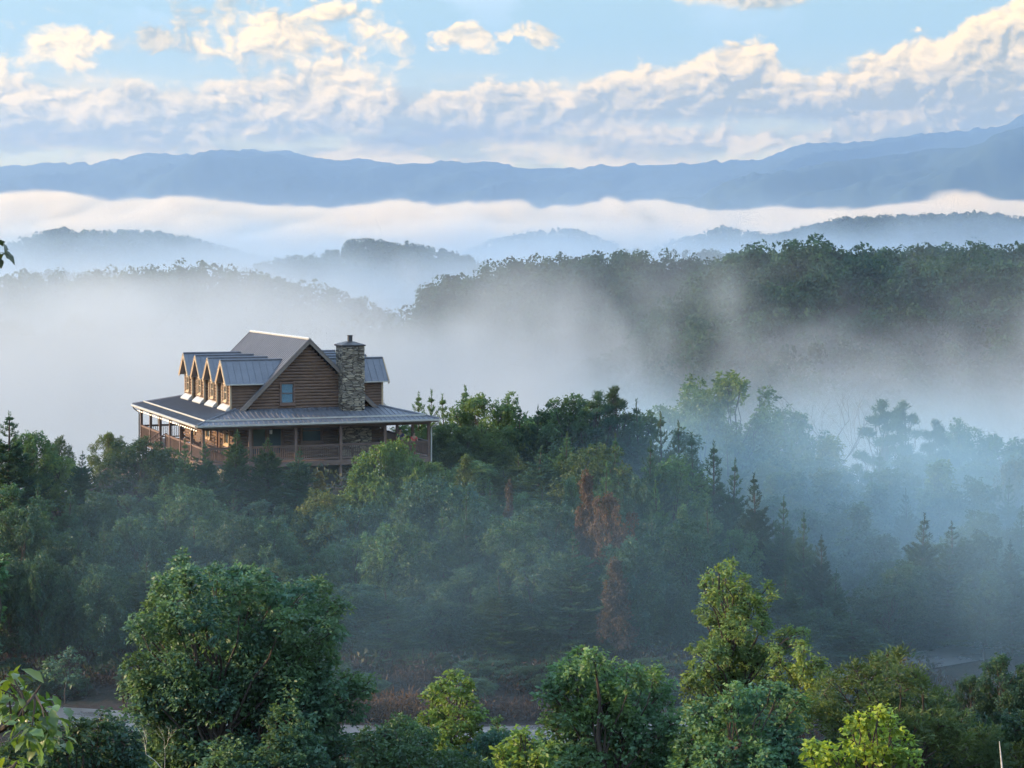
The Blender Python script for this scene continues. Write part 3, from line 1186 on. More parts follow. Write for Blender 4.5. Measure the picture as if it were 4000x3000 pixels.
def roof_group():
    # porch roof: four sloping sides round the walls
    ex0, ex1, ey0, ey1 = -OV, PW+OV, -OV, PL+OV
    ix0, ix1, iy0, iy1 = WX0+0.0, WX1-0.0, WY0, WY1
    sides = [([(ex0, ey0, 0.03), (ex1, ey0, 0.03), (ix1, iy0, KZ), (ix0, iy0, KZ)], (1, 0, 0)),
             ([(ex1, ey0, 0.03), (ex1, ey1, 0.03), (ix1, iy1, KZ), (ix1, iy0, KZ)], (0, 1, 0)),
             ([(ex1, ey1, 0.03), (ex0, ey1, 0.03), (ix0, iy1, KZ), (ix1, iy1, KZ)], (1, 0, 0)),
             ([(ex0, ey1, 0.03), (ex0, ey0, 0.03), (ix0, iy0, KZ), (ix0, iy1, KZ)], (0, 1, 0))]
    for pts, ed in sides:
        m = MB()
        roof_slab(m, pts, 0.05)
        ribs(m, pts, ed, 0.30, 0.15)
        pr = m.build('porch_roof', M_ROOF, cabin)
        # snow rail half a metre up from the eave
        a = Vector(pts[0])
        b = Vector(pts[1])
        ia, ib = Vector(pts[3]), Vector(pts[2])
        t_ = 0.21
        p, q = a.lerp(ia, t_), b.lerp(ib, t_)
        MB().bar(p+Vector((0, 0, 0.075)), q+Vector((0, 0, 0.075)), 0.05, 0.085).build('snow_rail', M_GUTTER, pr)
        # gutter along the eave
        out = ((a+b)/2-Vector((7, 9, 0)))
        out = Vector((1 if out.x > 0 else -1, 0, 0)) if abs(ed[1]) > 0.5 else Vector((0, 1 if out.y > 0 else -1, 0))
        g = MB()
        d_ = (b-a).normalized()
        g.bar(a-d_*0.0+out*0.055-Vector((0, 0, 0.055)), b+out*0.055-Vector((0, 0, 0.055)), 0.10, 0.10)
        g.build('gutter', M_GUTTER, pr)
        fb = MB().bar(a-out*0.03-Vector((0, 0, 0.10))+d_*0.03, b-out*0.03-Vector((0, 0, 0.10))-d_*0.03, 0.04, 0.17)
        fb.build('fascia', M_RAKE, pr)
    # hip caps
    for e_, i_ in (((ex0, ey0), (ix0, iy0)), ((ex1, ey0), (ix1, iy0)), ((ex1, ey1), (ix1, iy1)), ((ex0, ey1), (ix0, iy1))):
        MB().tube([(e_[0], e_[1], 0.05), (i_[0], i_[1], KZ+0.02)], 0.07, 6).build('hip_cap', M_ROOF, cabin)
    # porch ceiling
    c_ = MB()
    c_.box(ex0+0.06, ix0-0.1, ey0+0.06, ey1-0.06, -0.13, -0.08).box(ix1+0.1, ex1-0.06, ey0+0.06, ey1-0.06, -0.13, -0.08)
    c_.box(ix0-0.1, ix1+0.1, ey0+0.06, iy0-0.1, -0.13, -0.08).box(ix0-0.1, ix1+0.1, iy1+0.1, ey1-0.06, -0.13, -0.08)
    c_.build('porch_ceiling', M_SOFFIT, cabin)
    for y_ in (0, PL):
        MB().box(-0.09, PW+0.09, y_-0.07, y_+0.07, -0.32, -0.132).build('porch_beam', M_TIMBER, cabin)
    for x_ in (0, PW):
        MB().box(x_-0.07, x_+0.07, 0.072, PL-0.072, -0.318, -0.132).build('porch_beam', M_TIMBER, cabin)

    # main roof
    ry0, ry1 = 2.14, 16.75
    for sx in (-1, 1):
        m = MB()
        pts = [(RX, ry0, RZ), (RX, ry1, RZ), (RX+sx*4.62, ry1, RZ-4.62*SL), (RX+sx*4.62, ry0, RZ-4.62*SL)]
        # keep the lower edge above the porch roof
        k = 4.34
        pts = [(RX, ry0, RZ), (RX, ry1, RZ), (RX+sx*k, ry1, RZ-k*SL), (RX+sx*k, ry0, RZ-k*SL)]
        roof_slab(m, pts, 0.07)
        ribs(m, pts, (0, 1, 0), 0.41, 0.25)
        r_ = m.build('roof', M_ROOF, cabin)
        for y_ in (ry0, ry1):
            f = MB()
            s_ = -1 if y_ == ry0 else 1
            f.bar((RX, y_+s_*0.02, RZ-0.10), (RX+sx*(k+0.03), y_+s_*0.02, RZ-0.10-(k+0.03)*SL), 0.035, 0.24, (0, 0, 1))
            f.build('rake_board', M_RAKE, r_)
            f = MB()
            f.bar((RX, y_+s_*0.0, RZ+0.035), (RX+sx*(k+0.02), y_+s_*0.0, RZ+0.035-(k+0.02)*SL), 0.12, 0.035, (0, 0, 1))
            f.build('rake_cap', M_ROOF, r_)
        # soffit band under the overhang of the front gable
        f = MB()
        f.bar((RX+sx*0.02, ry0+0.18, RZ-0.16), (RX+sx*(k), ry0+0.18, RZ-0.16-(k-0.02)*SL), 0.34, 0.03, (0, 0, 1))
        f.build('soffit', M_SOFFIT, r_)
    m = MB().tube([(RX, ry0-0.03, RZ+0.02), (RX, ry1+0.03, RZ+0.02)], 0.085, 6)
    m.build('ridge_cap', M_GUTTER, cabin)


def dormers():
    for side in (-1, 1):
        for k in range(4):
            yc = 3.735+3.483*k
            hw_ = 1.04
            xf = RX+side*4.7        # front wall plane
            ez, apz = 2.24, 3.57
            d_ = MB()
            # front wall with a narrow window, courses stop under the slopes
            a = (xf, yc-hw_)
            b = (xf, yc+hw_)
            zb = KZ-0.06
            # porch roof passes under the wall: base follows it
            log_wall(d_, a, b, zb, ez, (side, 0), [(hw_-0.33, hw_+0.33, 1.18, 2.14)], 0.175)
            def cl(z):
                q = max(0.0, (apz-0.12-z)/1.05)
                return max(0, hw_-q), min(2*hw_, hw_+q)
            log_wall(d_, a, b, ez, apz-0.15, (side, 0), (), 0.175, clip=cl)
            # side walls run back into the main roof
            for sy in (-1, 1):
                yy = yc+sy*hw_
                n = 9
                h = (ez-zb)/n
                for i in range(n):
                    z = zb+i*h
                    xe = RX+side*((RZ-z)/SL-0.35)
                    if abs(xf-xe) > 0.05 and (xf-xe)*side > 0:
                        log_course(d_, (xf, yy), (xe, yy), z, h, (0, sy), 0.055)
            do = d_.build('dormer', M_LOG, cabin)
            window(do, (xf, yc-hw_), (0, 1), (side, 0), hw_-0.33, hw_+0.33, 1.18, 2.14, M_GLASS, 0.08, mat=M_TRIM, cur=True)
            # corner boards and the flared skirt below
            for sy in (-1, 1):
                c_ = MB()
                c_.box(min(xf, xf+side*0.11), max(xf, xf+side*0.11), yc+sy*(hw_+0.035)-0.045, yc+sy*(hw_+0.035)+0.045, zb+0.05, ez)
                c_.build('corner_board', M_TRIM, do)
            sk = MB()
            x0, x1 = xf+side*0.07, xf+side*0.36
            zz0, zz1 = KZ-0.02-0.0, KZ+0.24
            sk.add([(x0, yc-hw_-0.06, zz1), (x0, yc+hw_+0.06, zz1), (x1, yc+hw_+0.12, zz0-0.02), (x1, yc-hw_-0.12, zz0-0.02),
                    (x0, yc-hw_-0.06, zz0-0.1), (x0, yc+hw_+0.06, zz0-0.1), (x1, yc+hw_+0.12, zz0-0.1), (x1, yc-hw_-0.12, zz0-0.1)],
                   [(0, 1, 2, 3), (3, 2, 6, 7), (0, 3, 7, 4), (1, 5, 6, 2), (0, 4, 5, 1), (4, 7, 6, 5)])
            sk.build('flashing', M_GUTTER, do)
            # roof
            fx = RX+side*5.1
            hr = 1.30
            for sy in (-1, 1):
                m = MB()
                zr, ze = apz, apz-hr*1.05
                xr = RX+side*((RZ-zr)/SL)
                xe = RX+side*((RZ-ze)/SL)
                pts = [(fx, yc, zr), (xr, yc, zr), (xe, yc+sy*hr, ze), (fx, yc+sy*hr, ze)]
                roof_slab(m, pts, 0.06)
                ribs(m, pts, (1, 0, 0), 0.41, 0.3, 0.022)
                rr = m.build('dormer_roof', M_ROOF, do)
                f = MB()
                f.bar((fx+side*0.02, yc, apz-0.08), (fx+side*0.02, yc+sy*(hr+0.03), apz-0.08-(hr+0.03)*1.05), 0.04, 0.20)
                f.bar((fx+side*0.045, yc, apz+0.015), (fx+side*0.045, yc+sy*(hr+0.02), apz+0.015-(hr+0.02)*1.05), 0.03, 0.05)
                f.build('rake_board', M_TRIM, rr)
                g = MB()
                g.bar((fx, yc+sy*(hr+0.03), ze-0.03), (xe+side*0.1, yc+sy*(hr+0.03), ze-0.03), 0.06, 0.07)
                g.build('gutter', M_GUTTER, rr)
            MB().tube([(fx+side*0.02, yc, apz+0.02), (RX+side*((RZ-apz)/SL), yc, apz+0.02)], 0.06, 6).build('ridge_cap', M_ROOF, do)


def porch_group():
    # deck
    d_ = MB()
    x0, x1, y0, y1 = -0.12, PW+0.12, -0.12, PL+0.12
    nb = 0
    d_.box(x0, x1, y0, WY0-0.1, DECK-0.05, DECK)
    d_.box(x0, WX0-0.1, WY0-0.1, y1, DECK-0.05, DECK)
    d_.box(WX1+0.1, x1, WY0-0.1, y1, DECK-0.05, DECK)
    d_.box(WX0-0.1, WX1+0.1, WY1+0.1, y1, DECK-0.05, DECK)
    deck = d_.build('deck', M_TIMBER, cabin)
    f = MB()
    for y_ in (y0+0.03, y1-0.03):
        f.box(x0-0.02, x1+0.02, y_-0.03, y_+0.03, DECK-0.30, DECK-0.052)
    for x_ in (x0+0.03, x1-0.03):
        f.box(x_-0.03, x_+0.03, y0+0.062, y1-0.062, DECK-0.30, DECK-0.053)
    j = 1.0
    while j < PW:
        f.box(j-0.03, j+0.03, y0+0.07, WY0, DECK-0.25, DECK-0.054)
        j += 0.6
    f.build('joist', M_TIMBER, deck)
    # posts: roof posts and the posts below the deck
    ps = []
    for i in range(6):
        ps.append((i*BX, 0))
        ps.append((i*BX, PL))
    for i in range(1, 6):
        ps.append((0, i*BY))
        ps.append((PW, i*BY))
    pt = MB().box(-0.08, 0.08, -0.08, 0.08, DECK+0.002, -0.322).mesh('post', M_TIMBER)
    lt = MB().box(-0.08, 0.08, -0.08, 0.08, -6.4, DECK-0.302).mesh('deck_support', M_TIMBER)
    for (x_, y_) in ps:
        o = link(bpy.data.objects.new('post', pt), cabin)
        o.location = (x_, y_, 0)
        o = link(bpy.data.objects.new('deck_support', lt), cabin)
        ix = 0.2 if x_ < 7 else -0.2
        o.location = (x_+(0.12 if x_ < 1 else (-0.12 if x_ > PW-1 else 0)), y_+(0.05 if y_ < 1 else -0.05), 0)
    # railings, bay by bay; the stairs leave from the fourth bay on the left
    def rail(ax, ay, bx, by):
        m = MB()
        a = Vector((ax, ay, 0))
        b = Vector((bx, by, 0))
        t_ = (b-a).normalized()
        a = a+t_*0.085
        b = b-t_*0.085
        L_ = (b-a).length
        m.bar(a+Vector((0, 0, DECK+0.93)), b+Vector((0, 0, DECK+0.93)), 0.11, 0.045)
        m.bar(a+Vector((0, 0, DECK+0.865)), b+Vector((0, 0, DECK+0.865)), 0.04, 0.075)
        m.bar(a+Vector((0, 0, DECK+0.12)), b+Vector((0, 0, DECK+0.12)), 0.04, 0.08)
        n = int(L_/0.125)
        for i in range(n):
            p = a+t_*(L_*(i+0.5)/n)
            m.bar(p+Vector((0, 0, DECK+0.155)), p+Vector((0, 0, DECK+0.83)), 0.036, 0.036, t_)
        m.build('railing', M_TIMBER, cabin)
    for i in range(5):
        rail(i*BX, 0, (i+1)*BX, 0)
        rail(i*BX, PL, (i+1)*BX, PL)
    for i in range(6):
        rail(PW, i*BY, PW, (i+1)*BY)
        if i == 3:
            rail(0, 3*BY, 0, 3*BY+1.35)
            MB().box(-0.05, 0.05, 3*BY+1.36, 3*BY+1.46, DECK, DECK+1.0).build('post', M_TIMBER, cabin)
        else:
            rail(0, i*BY, 0, (i+1)*BY)
    # stairs
    sy0, sy1 = 3*BY+1.5, 4*BY-0.1
    n = 14
    tr = MB()
    for i in range(n):
        tr.box(-0.35-0.28*i, -0.07-0.28*i, sy0+0.042, sy1-0.042, DECK-0.18*(i+1), DECK-0.18*(i+1)+0.04)
    st = tr.build('stairs', M_TIMBER, cabin)
    for yy in (sy0, sy1):
        s_ = MB()
        s_.bar((-0.1, yy, DECK-0.15), (-0.1-0.28*n, yy, DECK-0.15-0.18*n), 0.04, 0.28)
        s_.build('stringer', M_TIMBER, st)
        h_ = MB()
        h_.bar((-0.05, yy, DECK+0.93), (-0.05-0.28*n, yy, DECK+0.93-0.18*n), 0.09, 0.05)
        for i in range(0, n*2):
            xx = -0.2-0.14*i
            h_.bar((xx, yy, DECK-0.0-0.09*i-0.1), (xx, yy, DECK+0.80-0.09*i), 0.035, 0.035, (1, 0, 0))
        h_.build('handrail', M_TIMBER, st)
    # downspouts at two corners
    for sx, x_ in ((-1, 0), (1, PW)):
        y_ = PL if sx < 0 else 0
        yo = OV if sx < 0 else -OV
        MB().tube([(x_+sx*(OV-0.02), y_+yo*0.9, -0.12), (x_+sx*(OV-0.06), y_+yo*0.85, -0.25), (x_+sx*0.14, y_+yo*0.35, -0.48), (x_+sx*0.13, y_+yo*0.3, -0.62), (x_+sx*0.13, y_+yo*0.3, -4.6)], 0.042, 6).build('downspout', M_DARK if sx < 0 else M_GUTTER, cabin)


def chimney():
    m = MB()
    # wide base inside the porch, narrower shaft above the porch roof, tapered shoulder
    m.box(8.85, 10.72, 1.62, WY0+0.05, -6.2, -0.05)
    m.box(8.93, 10.25, 1.58, WY0+0.6, -0.052, 4.40)
    c_ = m.build('chimney', M_STONE, cabin)
    # projecting stones: broken ledges on the faces so that the outline is not a ruled line
    rs = random.Random(4)
    st = MB()
    z = 0.62
    while z < 4.36:
        h = rs.uniform(0.06, 0.13)
        x = 8.90+rs.uniform(-0.015, 0.02)
        while x < 10.26:
            wd = rs.uniform(0.16, 0.46)
            x2 = min(x+wd, 10.28+rs.uniform(-0.02, 0.02))
            if x2-x > 0.05:
                st.box(x, x2-0.012, 1.58-rs.uniform(0.015, 0.07), 1.62, z, z+h-0.012)
            x = x2
        for xs, xo in ((8.93, -1), (10.25, 1)):
            y = 1.56
            while y < 2.6:
                wd = rs.uniform(0.18, 0.42)
                o_ = rs.uniform(0.012, 0.055)
                st.box(min(xs, xs+xo*o_), max(xs, xs+xo*o_), y, y+wd-0.012, z, z+h-0.012)
                y += wd
        z += h
    st.build('ledge_stones', M_STONE, c_)
    st = MB()
    z = DECK+0.01
    while z < -0.15:
        h = rs.uniform(0.07, 0.15)
        x = 8.83
        while x < 10.74:
            x2 = min(x+rs.uniform(0.18, 0.5), 10.75)
            if x2-x > 0.05:
                st.box(x, x2-0.012, 1.62-rs.uniform(0.015, 0.07), 1.64, z, z+h-0.012)
            x = x2
        z += h
    st.build('ledge_stones', M_STONE, c_)
    cap = MB()
    cap.add([(8.84, 1.5, 4.40), (10.34, 1.5, 4.40), (10.34, 3.18, 4.40), (8.84, 3.18, 4.40), (8.84, 1.5, 4.49), (10.34, 1.5, 4.49), (10.34, 3.18, 4.49), (8.84, 3.18, 4.49),
             (9.40, 2.1, 4.68), (9.78, 2.1, 4.68), (9.78, 2.58, 4.68), (9.40, 2.58, 4.68)],
            [(0, 3, 2, 1), (0, 1, 5, 4), (1, 2, 6, 5), (2, 3, 7, 6), (3, 0, 4, 7), (4, 5, 9, 8), (5, 6, 10, 9), (6, 7, 11, 10), (7, 4, 8, 11), (8, 9, 10, 11)])
    cap.build('chimney_cap', M_DARK, c_)
    MB().box(9.47, 9.71, 2.2, 2.46, 4.67, 5.02).box(9.44, 9.74, 2.17, 2.49, 5.022, 5.06).build('flue', M_DARK, c_)


wall_group()
roof_group()
dormers()
porch_group()
chimney()


# things on and about the porch
def attach_world(o, p):
    o.location = hw(p)
    o.rotation_euler = (0, 0, HTH)
    return o


M_LANTERN = m_simple('lantern_glass', (0.6, 0.62, 0.62), 0.2, 0, 0.1, 4)
t = attach_world(empty('hanging_lantern'), (4.3, 1.0, -0.13))
tag(t, 'small pale lantern hanging from the front porch ceiling', 'lantern')
MB().tube([(0, 0, -0.02), (0, 0, -0.26)], 0.012, 5).build('chain', M_DARK, t)
MB().lathe([(0.02, -0.26), (0.10, -0.32), (0.10, -0.34)], n=8).build('lantern_top', M_DARK, t)
MB().lathe([(0.06, -0.58), (0.085, -0.55), (0.085, -0.345), (0.06, -0.342)], n=8).build('lantern_glass', M_LANTERN, t)

t = attach_world(empty('wind_chime'), (0.25, 4.55*BY, -0.13))
tag(t, 'wind chime hanging between two posts at the far end of the left porch', 'wind chime')
MB().tube([(0, 0, 0), (0, 0, -0.25)], 0.01, 5).build('cord', M_DARK, t)
MB().lathe([(0.09, -0.27), (0.09, -0.25)], n=10).build('ring', M_TIMBER, t)
for k in range(6):
    a = k*PI/3
    MB().tube([(0.07*math.cos(a), 0.07*math.sin(a), -0.28), (0.07*math.cos(a), 0.07*math.sin(a), -0.62-0.06*k)], 0.018, 6).build('tube', M_GUTTER, t)
MB().tube([(0, 0, -0.27), (0, 0, -1.02)], 0.006, 4).build('striker', M_TIMBER, t)

# string of bulbs under the left eave
t = attach_world(empty('string_lights'), (0, 0, 0))
tag(t, 'string of small unlit bulbs looped under the left eave of the porch', 'string lights')
cd_ = MB()
bl = MB()
n = 30
pp = []
for i in range(n*4+1):
    y_ = 0.2+(PL-0.4)*i/(n*4)
    ph = (i % 4)/4.0
    pp.append((-0.30, y_, -0.17-0.10*math.sin(ph*PI)))
cd_.tube(pp, 0.01, 4)
cd_.build('cord', M_DARK, t)
for i in range(n):
    y_ = 0.2+(PL-0.4)*(i*4+2)/(n*4)
    b = MB().lathe([(0.012, -0.28), (0.035, -0.32), (0.045, -0.36), (0.02, -0.40)], (-0.30, y_, 0), 6)
    b.build('bulb', M_LANTERN, t)


def rocking_chair(p, rz, label):
    t = empty('porch_chair')
    t.location = hw(p)
    t.rotation_euler = (0, 0, HTH+rz)
    tag(t, label, 'chair', 'chairs on the porch')
    M_ = M_TIMBER
    MB().box(-0.28, 0.28, -0.25, 0.27, 0.40, 0.44).build('seat', M_, t)
    b = MB()
    for i in range(5):
        b.bar((-0.22+0.11*i, 0.27, 0.44), (-0.22+0.11*i, 0.42, 1.12), 0.07, 0.02, (0, 1, 0))
    b.bar((-0.27, 0.425, 1.12), (0.27, 0.425, 1.12), 0.03, 0.09)
    b.build('backrest', M_, t)
    for s in (-1, 1):
        MB().bar((s*0.29, -0.27, 0.64), (s*0.29, 0.34, 0.64), 0.08, 0.025).build('armrest', M_, t)
        MB().bar((s*0.27, -0.23, 0.06), (s*0.27, -0.23, 0.63), 0.045, 0.045, (1, 0, 0)).build('leg', M_, t)
        MB().bar((s*0.27, 0.25, 0.06), (s*0.27, 0.25, 0.63), 0.045, 0.045, (1, 0, 0)).build('leg', M_, t)
        MB().tube([(s*0.27, -0.42, 0.09), (s*0.27, -0.2, 0.03), (s*0.27, 0.1, 0.025), (s*0.27, 0.4, 0.07), (s*0.27, 0.52, 0.12)], 0.025, 5).build('rocker', M_, t)


rocking_chair((1.15, 7.9, DECK), -1.2, 'rocking chair on the left porch beside the top of the stairs')
rocking_chair((1.25, 6.2, DECK), -1.8, 'rocking chair on the left porch in front of the sunlit log wall')


# ------------------------------------------------------------------ two people at the right end of the porch
def m_flat(name, c_, rough=0.8):
    m, t_ = new_mat(name)
    co = objcoord(t_)
    col = t_.v('SCALE', (c_[0], c_[1], c_[2]), t_.mapr(t_.noise(co, 14, 3), 0.2, 0.8, 0.85, 1.15))
    return finish(m, t_, col, rough, 0, 0.3)


M_SKIN = m_flat('skin', (0.42, 0.25, 0.18), 0.55)
M_HAIR = m_flat('hair', (0.02, 0.015, 0.012), 0.5)
M_RED = m_flat('red_shirt', (0.62, 0.12, 0.10))
M_REDT = m_flat('dark_red_trousers', (0.30, 0.07, 0.05))
M_NAVY = m_flat('navy_shirt', (0.07, 0.07, 0.16))
M_JEANS = m_flat('jeans', (0.03, 0.035, 0.06))


def skin_mesh(name, pts, eds, rad, root, mat, parent, sub=1):
    me = bpy.data.meshes.new(name)
    me.from_pydata(pts, eds, [])
    o = link(bpy.data.objects.new(name, me), parent)
    o.modifiers.new('skin', 'SKIN')
    for i, r in enumerate(rad):
        v = me.skin_vertices[0].data[i]
        v.radius = r if isinstance(r, tuple) else (r, r)
        v.use_root = (i == root)
    s = o.modifiers.new('sub', 'SUBSURF')
    s.levels = sub
    s.render_levels = sub
    dg = bpy.context.evaluated_depsgraph_get()
    me2 = bpy.data.meshes.new_from_object(o.evaluated_get(dg))
    o.modifiers.clear()
    o.data = me2
    me2.materials.clear()
    me2.materials.append(mat)
    for p in me2.polygons:
        p.use_smooth = True
    return o


def person(p, H, face, shirt, trousers, label, long_hair, lean):
    """standing at the rail, forearms on it; face = rotation about Z, 0 looks along -Y"""
    t = empty('person')
    t.location = hw(p)
    t.rotation_euler = (0, 0, HTH+face)
    tag(t, label, 'person', 'people on the porch')
    k = H/1.7
    def S(*q):
        return tuple(a*k for a in q)
    ly = -lean
    P = [(0, 0, 0.92), (0, ly*0.4, 1.12), (0, ly*0.9, 1.38), (0, ly*1.05, 1.48), (0, ly*1.25-0.015, 1.58), (0, ly*1.3-0.02, 1.665)]
    Rr = [(0.15, 0.10), (0.13, 0.095), (0.155, 0.10), (0.05, 0.05), (0.075, 0.088), (0.062, 0.075)]
    E_ = [(0, 1), (1, 2), (2, 3), (3, 4), (4, 5)]
    for s in (-1, 1):
        b = len(P)
        P += [(s*0.19, ly*0.9, 1.38), (s*0.24, ly*0.9-0.10, 1.13), (s*0.15, ly*0.9-0.32, 1.06), (s*0.12, ly*0.9-0.40, 1.055)]
        Rr += [0.055, 0.042, 0.032, 0.026]
        E_ += [(2, b), (b, b+1), (b+1, b+2), (b+2, b+3)]
        b = len(P)
        P += [(s*0.10, 0, 0.86), (s*0.105, -0.02, 0.48), (s*0.11, 0.02, 0.09), (s*0.115, -0.13, 0.04)]
        Rr += [0.088, 0.058, 0.042, 0.038]
        E_ += [(0, b), (b, b+1), (b+1, b+2), (b+2, b+3)]
        # five fingers on each hand
        h0 = Vector((s*0.12, ly*0.9-0.40, 1.055))
        hand_i = len(P)-5
        for q in range(5):
            b = len(P)
            off = (q-2)*0.02
            if q == 4:
                P += [tuple(h0+Vector((-s*0.035, -0.02, 0.005))), tuple(h0+Vector((-s*0.05, -0.05, 0.0)))]
            else:
                ln = (0.075, 0.085, 0.08, 0.062)[q]
                P += [tuple(h0+Vector((s*(off+0.01), -ln*0.6, 0.004))), tuple(h0+Vector((s*(off+0.012), -ln, -0.018)))]
            Rr += [0.009, 0.008]
            E_ += [(hand_i, b), (b, b+1)]
    P = [S(*q) for q in P]
    Rr = [tuple(a*k for a in r) if isinstance(r, tuple) else r*k for r in Rr]
    skin_mesh('body', P, E_, Rr, 0, M_SKIN, t, 1)
    # clothes follow the body, slightly larger
    Q = [(0, 0, 0.90), (0, ly*0.4, 1.12), (0, ly*0.9, 1.37), (0, ly*0.98, 1.43)]
    RQ = [(0.168, 0.118), (0.15, 0.112), (0.172, 0.118), (0.09, 0.075)]
    EQ = [(0, 1), (1, 2), (2, 3)]
    for s in (-1, 1):
        b = len(Q)
        Q += [(s*0.19, ly*0.9, 1.37), (s*0.232, ly*0.9-0.07, 1.19)]
        RQ += [0.07, 0.058]
        EQ += [(2, b), (b, b+1)]
    skin_mesh('shirt', [S(*q) for q in Q], EQ, [tuple(a*k for a in r) if isinstance(r, tuple) else r*k for r in RQ], 0, shirt, t, 1)
    Q = [(0, 0, 0.93)]
    RQ = [(0.165, 0.115)]
    EQ = []
    for s in (-1, 1):
        b = len(Q)
        Q += [(s*0.10, 0, 0.84), (s*0.105, -0.02, 0.48), (s*0.11, 0.02, 0.11)]
        RQ += [0.102, 0.072, 0.060]
        EQ += [(0, b), (b, b+1), (b+1, b+2)]
    skin_mesh('trousers', [S(*q) for q in Q], EQ, [tuple(a*k for a in r) if isinstance(r, tuple) else r*k for r in RQ], 0, trousers, t, 1)
    # hair: cap of the skull, hanging to the shoulders on one
    hy = ly*1.28-0.0
    hp = [(0, hy+0.01, 1.70), (0, hy+0.045, 1.64)]
    hr_ = [(0.075, 0.085), (0.082, 0.07)]
    he = [(0, 1)]
    if long_hair:
        hp += [(0, hy+0.07, 1.52), (0, hy+0.09, 1.40)]
        hr_ += [(0.08, 0.045), (0.06, 0.03)]
        he += [(1, 2), (2, 3)]
    skin_mesh('hair', [S(*q) for q in hp], he, [tuple(a*k for a in r) for r in hr_], 0, M_HAIR, t, 1)
    # face: nose, eyes, mouth, ears
    f = MB()
    fy = hy-0.085
    f.lathe([(0.004, 0.02), (0.012, -0.012), (0.004, -0.018)], (0, fy+0.0, 1.605), 6)
    for s in (-1, 1):
        f.lathe([(0.006, -0.02), (0.016, 0.0), (0.006, 0.025)], (s*0.076, hy-0.0, 1.60), 6)
    fo = f.build('face', M_SKIN, t)
    fo.scale = (k, k, k)
    e_ = MB()
    for s in (-1, 1):
        e_.lathe([(0.002, -0.008), (0.010, 0), (0.002, 0.008)], (s*0.03, fy+0.008, 1.622), 6)
    e_.box(-0.022, 0.022, fy+0.002, fy+0.012, 1.562, 1.568)
    eo = e_.build('eyes_and_mouth', M_HAIR, t)
    eo.scale = (k, k, k)
    return t


person((13.05, 0.52, DECK), 1.44, 0.15, M_RED, M_REDT, 'dark-haired person in a red top leaning on the front railing near the right corner post', True, 0.10)
person((12.35, 0.95, DECK), 1.66, -0.3, M_NAVY, M_JEANS, 'taller person in a dark blue top standing behind the red-shirted one on the porch', False, 0.05)


# ------------------------------------------------------------------ trees
def leaf_quads(base, dirv, length, width, rs, fold=0.25):
    """one folded four-cornered leaf per row: base point, direction, length, width"""
    n = len(base)
    d_ = dirv/np.maximum(np.linalg.norm(dirv, axis=1, keepdims=True), 1e-9)
    rnd = rs.normal(size=(n, 3))
    s = np.cross(d_, rnd)
    s /= np.maximum(np.linalg.norm(s, axis=1, keepdims=True), 1e-9)
    nn = np.cross(s, d_)
    L_ = np.asarray(length).reshape(-1, 1)
    W_ = np.asarray(width).reshape(-1, 1)
    tip = base+d_*L_-nn*L_*0.12
    mid = base+d_*L_*0.5
    a = mid+s*W_*0.5+nn*W_*fold
    b = mid-s*W_*0.5+nn*W_*fold
    V_ = np.stack([base, a, tip, b], 1).reshape(-1, 3)
    F_ = np.arange(4*n).reshape(n, 4)
    return V_, F_


def limb(a, b, r0, r1, n=5, sag=0.0, rnd=None, k=5):
    a = Vector(a)
    b = Vector(b)
    pts = []
    rr = []
    L_ = (b-a).length
    for i in range(n):
        t_ = i/(n-1)
        p = a.lerp(b, t_)
        p.z += sag*L_*math.sin(t_*PI)
        if rnd and 0 < i < n-1:
            p += Vector((rnd.uniform(-1, 1), rnd.uniform(-1, 1), rnd.uniform(-0.5, 0.5)))*L_*0.05
        pts.append(p)
        rr.append(r0+(r1-r0)*t_)
    return pts, rr


def crown_arrays(lobes, rs, leaf=0.16, wr=0.5, spacing=0.27, per=11, whorl=0.16, flat=1.0, inner=0.35, droop=0.45, keep_low=0.55):
    """clusters of leaves over the skin of each lobe"""
    Cb, Cn, Cr = [], [], []
    for (x, y, z, r) in lobes:
        nC = max(6, int(4*PI*r*r*0.75/(spacing*spacing)))
        v = rs.normal(size=(nC*2, 3))
        v /= np.linalg.norm(v, axis=1, keepdims=True)
        keep = (v[:, 2] > -0.25) | (rs.rand(len(v)) < keep_low)
        v = v[keep][:nC]
        rad = r*0.88*(1+0.17*rs.normal(size=(len(v), 1)).clip(-1.5, 1.2))
        rad[rs.rand(len(v)) < inner] *= 0.62
        p = np.array([x, y, z])+v*rad*np.array([1, 1, flat])
        Cb.append(p)
        Cn.append(v)
        Cr.append(np.full(len(v), r))
    C_ = np.concatenate(Cb)
    N_ = np.concatenate(Cn)
    n = len(C_)
    base = np.repeat(C_, per, 0)+rs.normal(size=(n*per, 3))*whorl*0.42
    az_ = rs.rand(n*per)*2*PI
    out = np.stack([np.cos(az_), np.sin(az_), -droop+0.45*rs.normal(size=n*per)], 1)
    dv = out+np.repeat(N_, per, 0)*0.55
    ln = leaf*(0.7+0.6*rs.rand(n*per))
    return leaf_quads(base, dv, ln, ln*wr, rs), C_


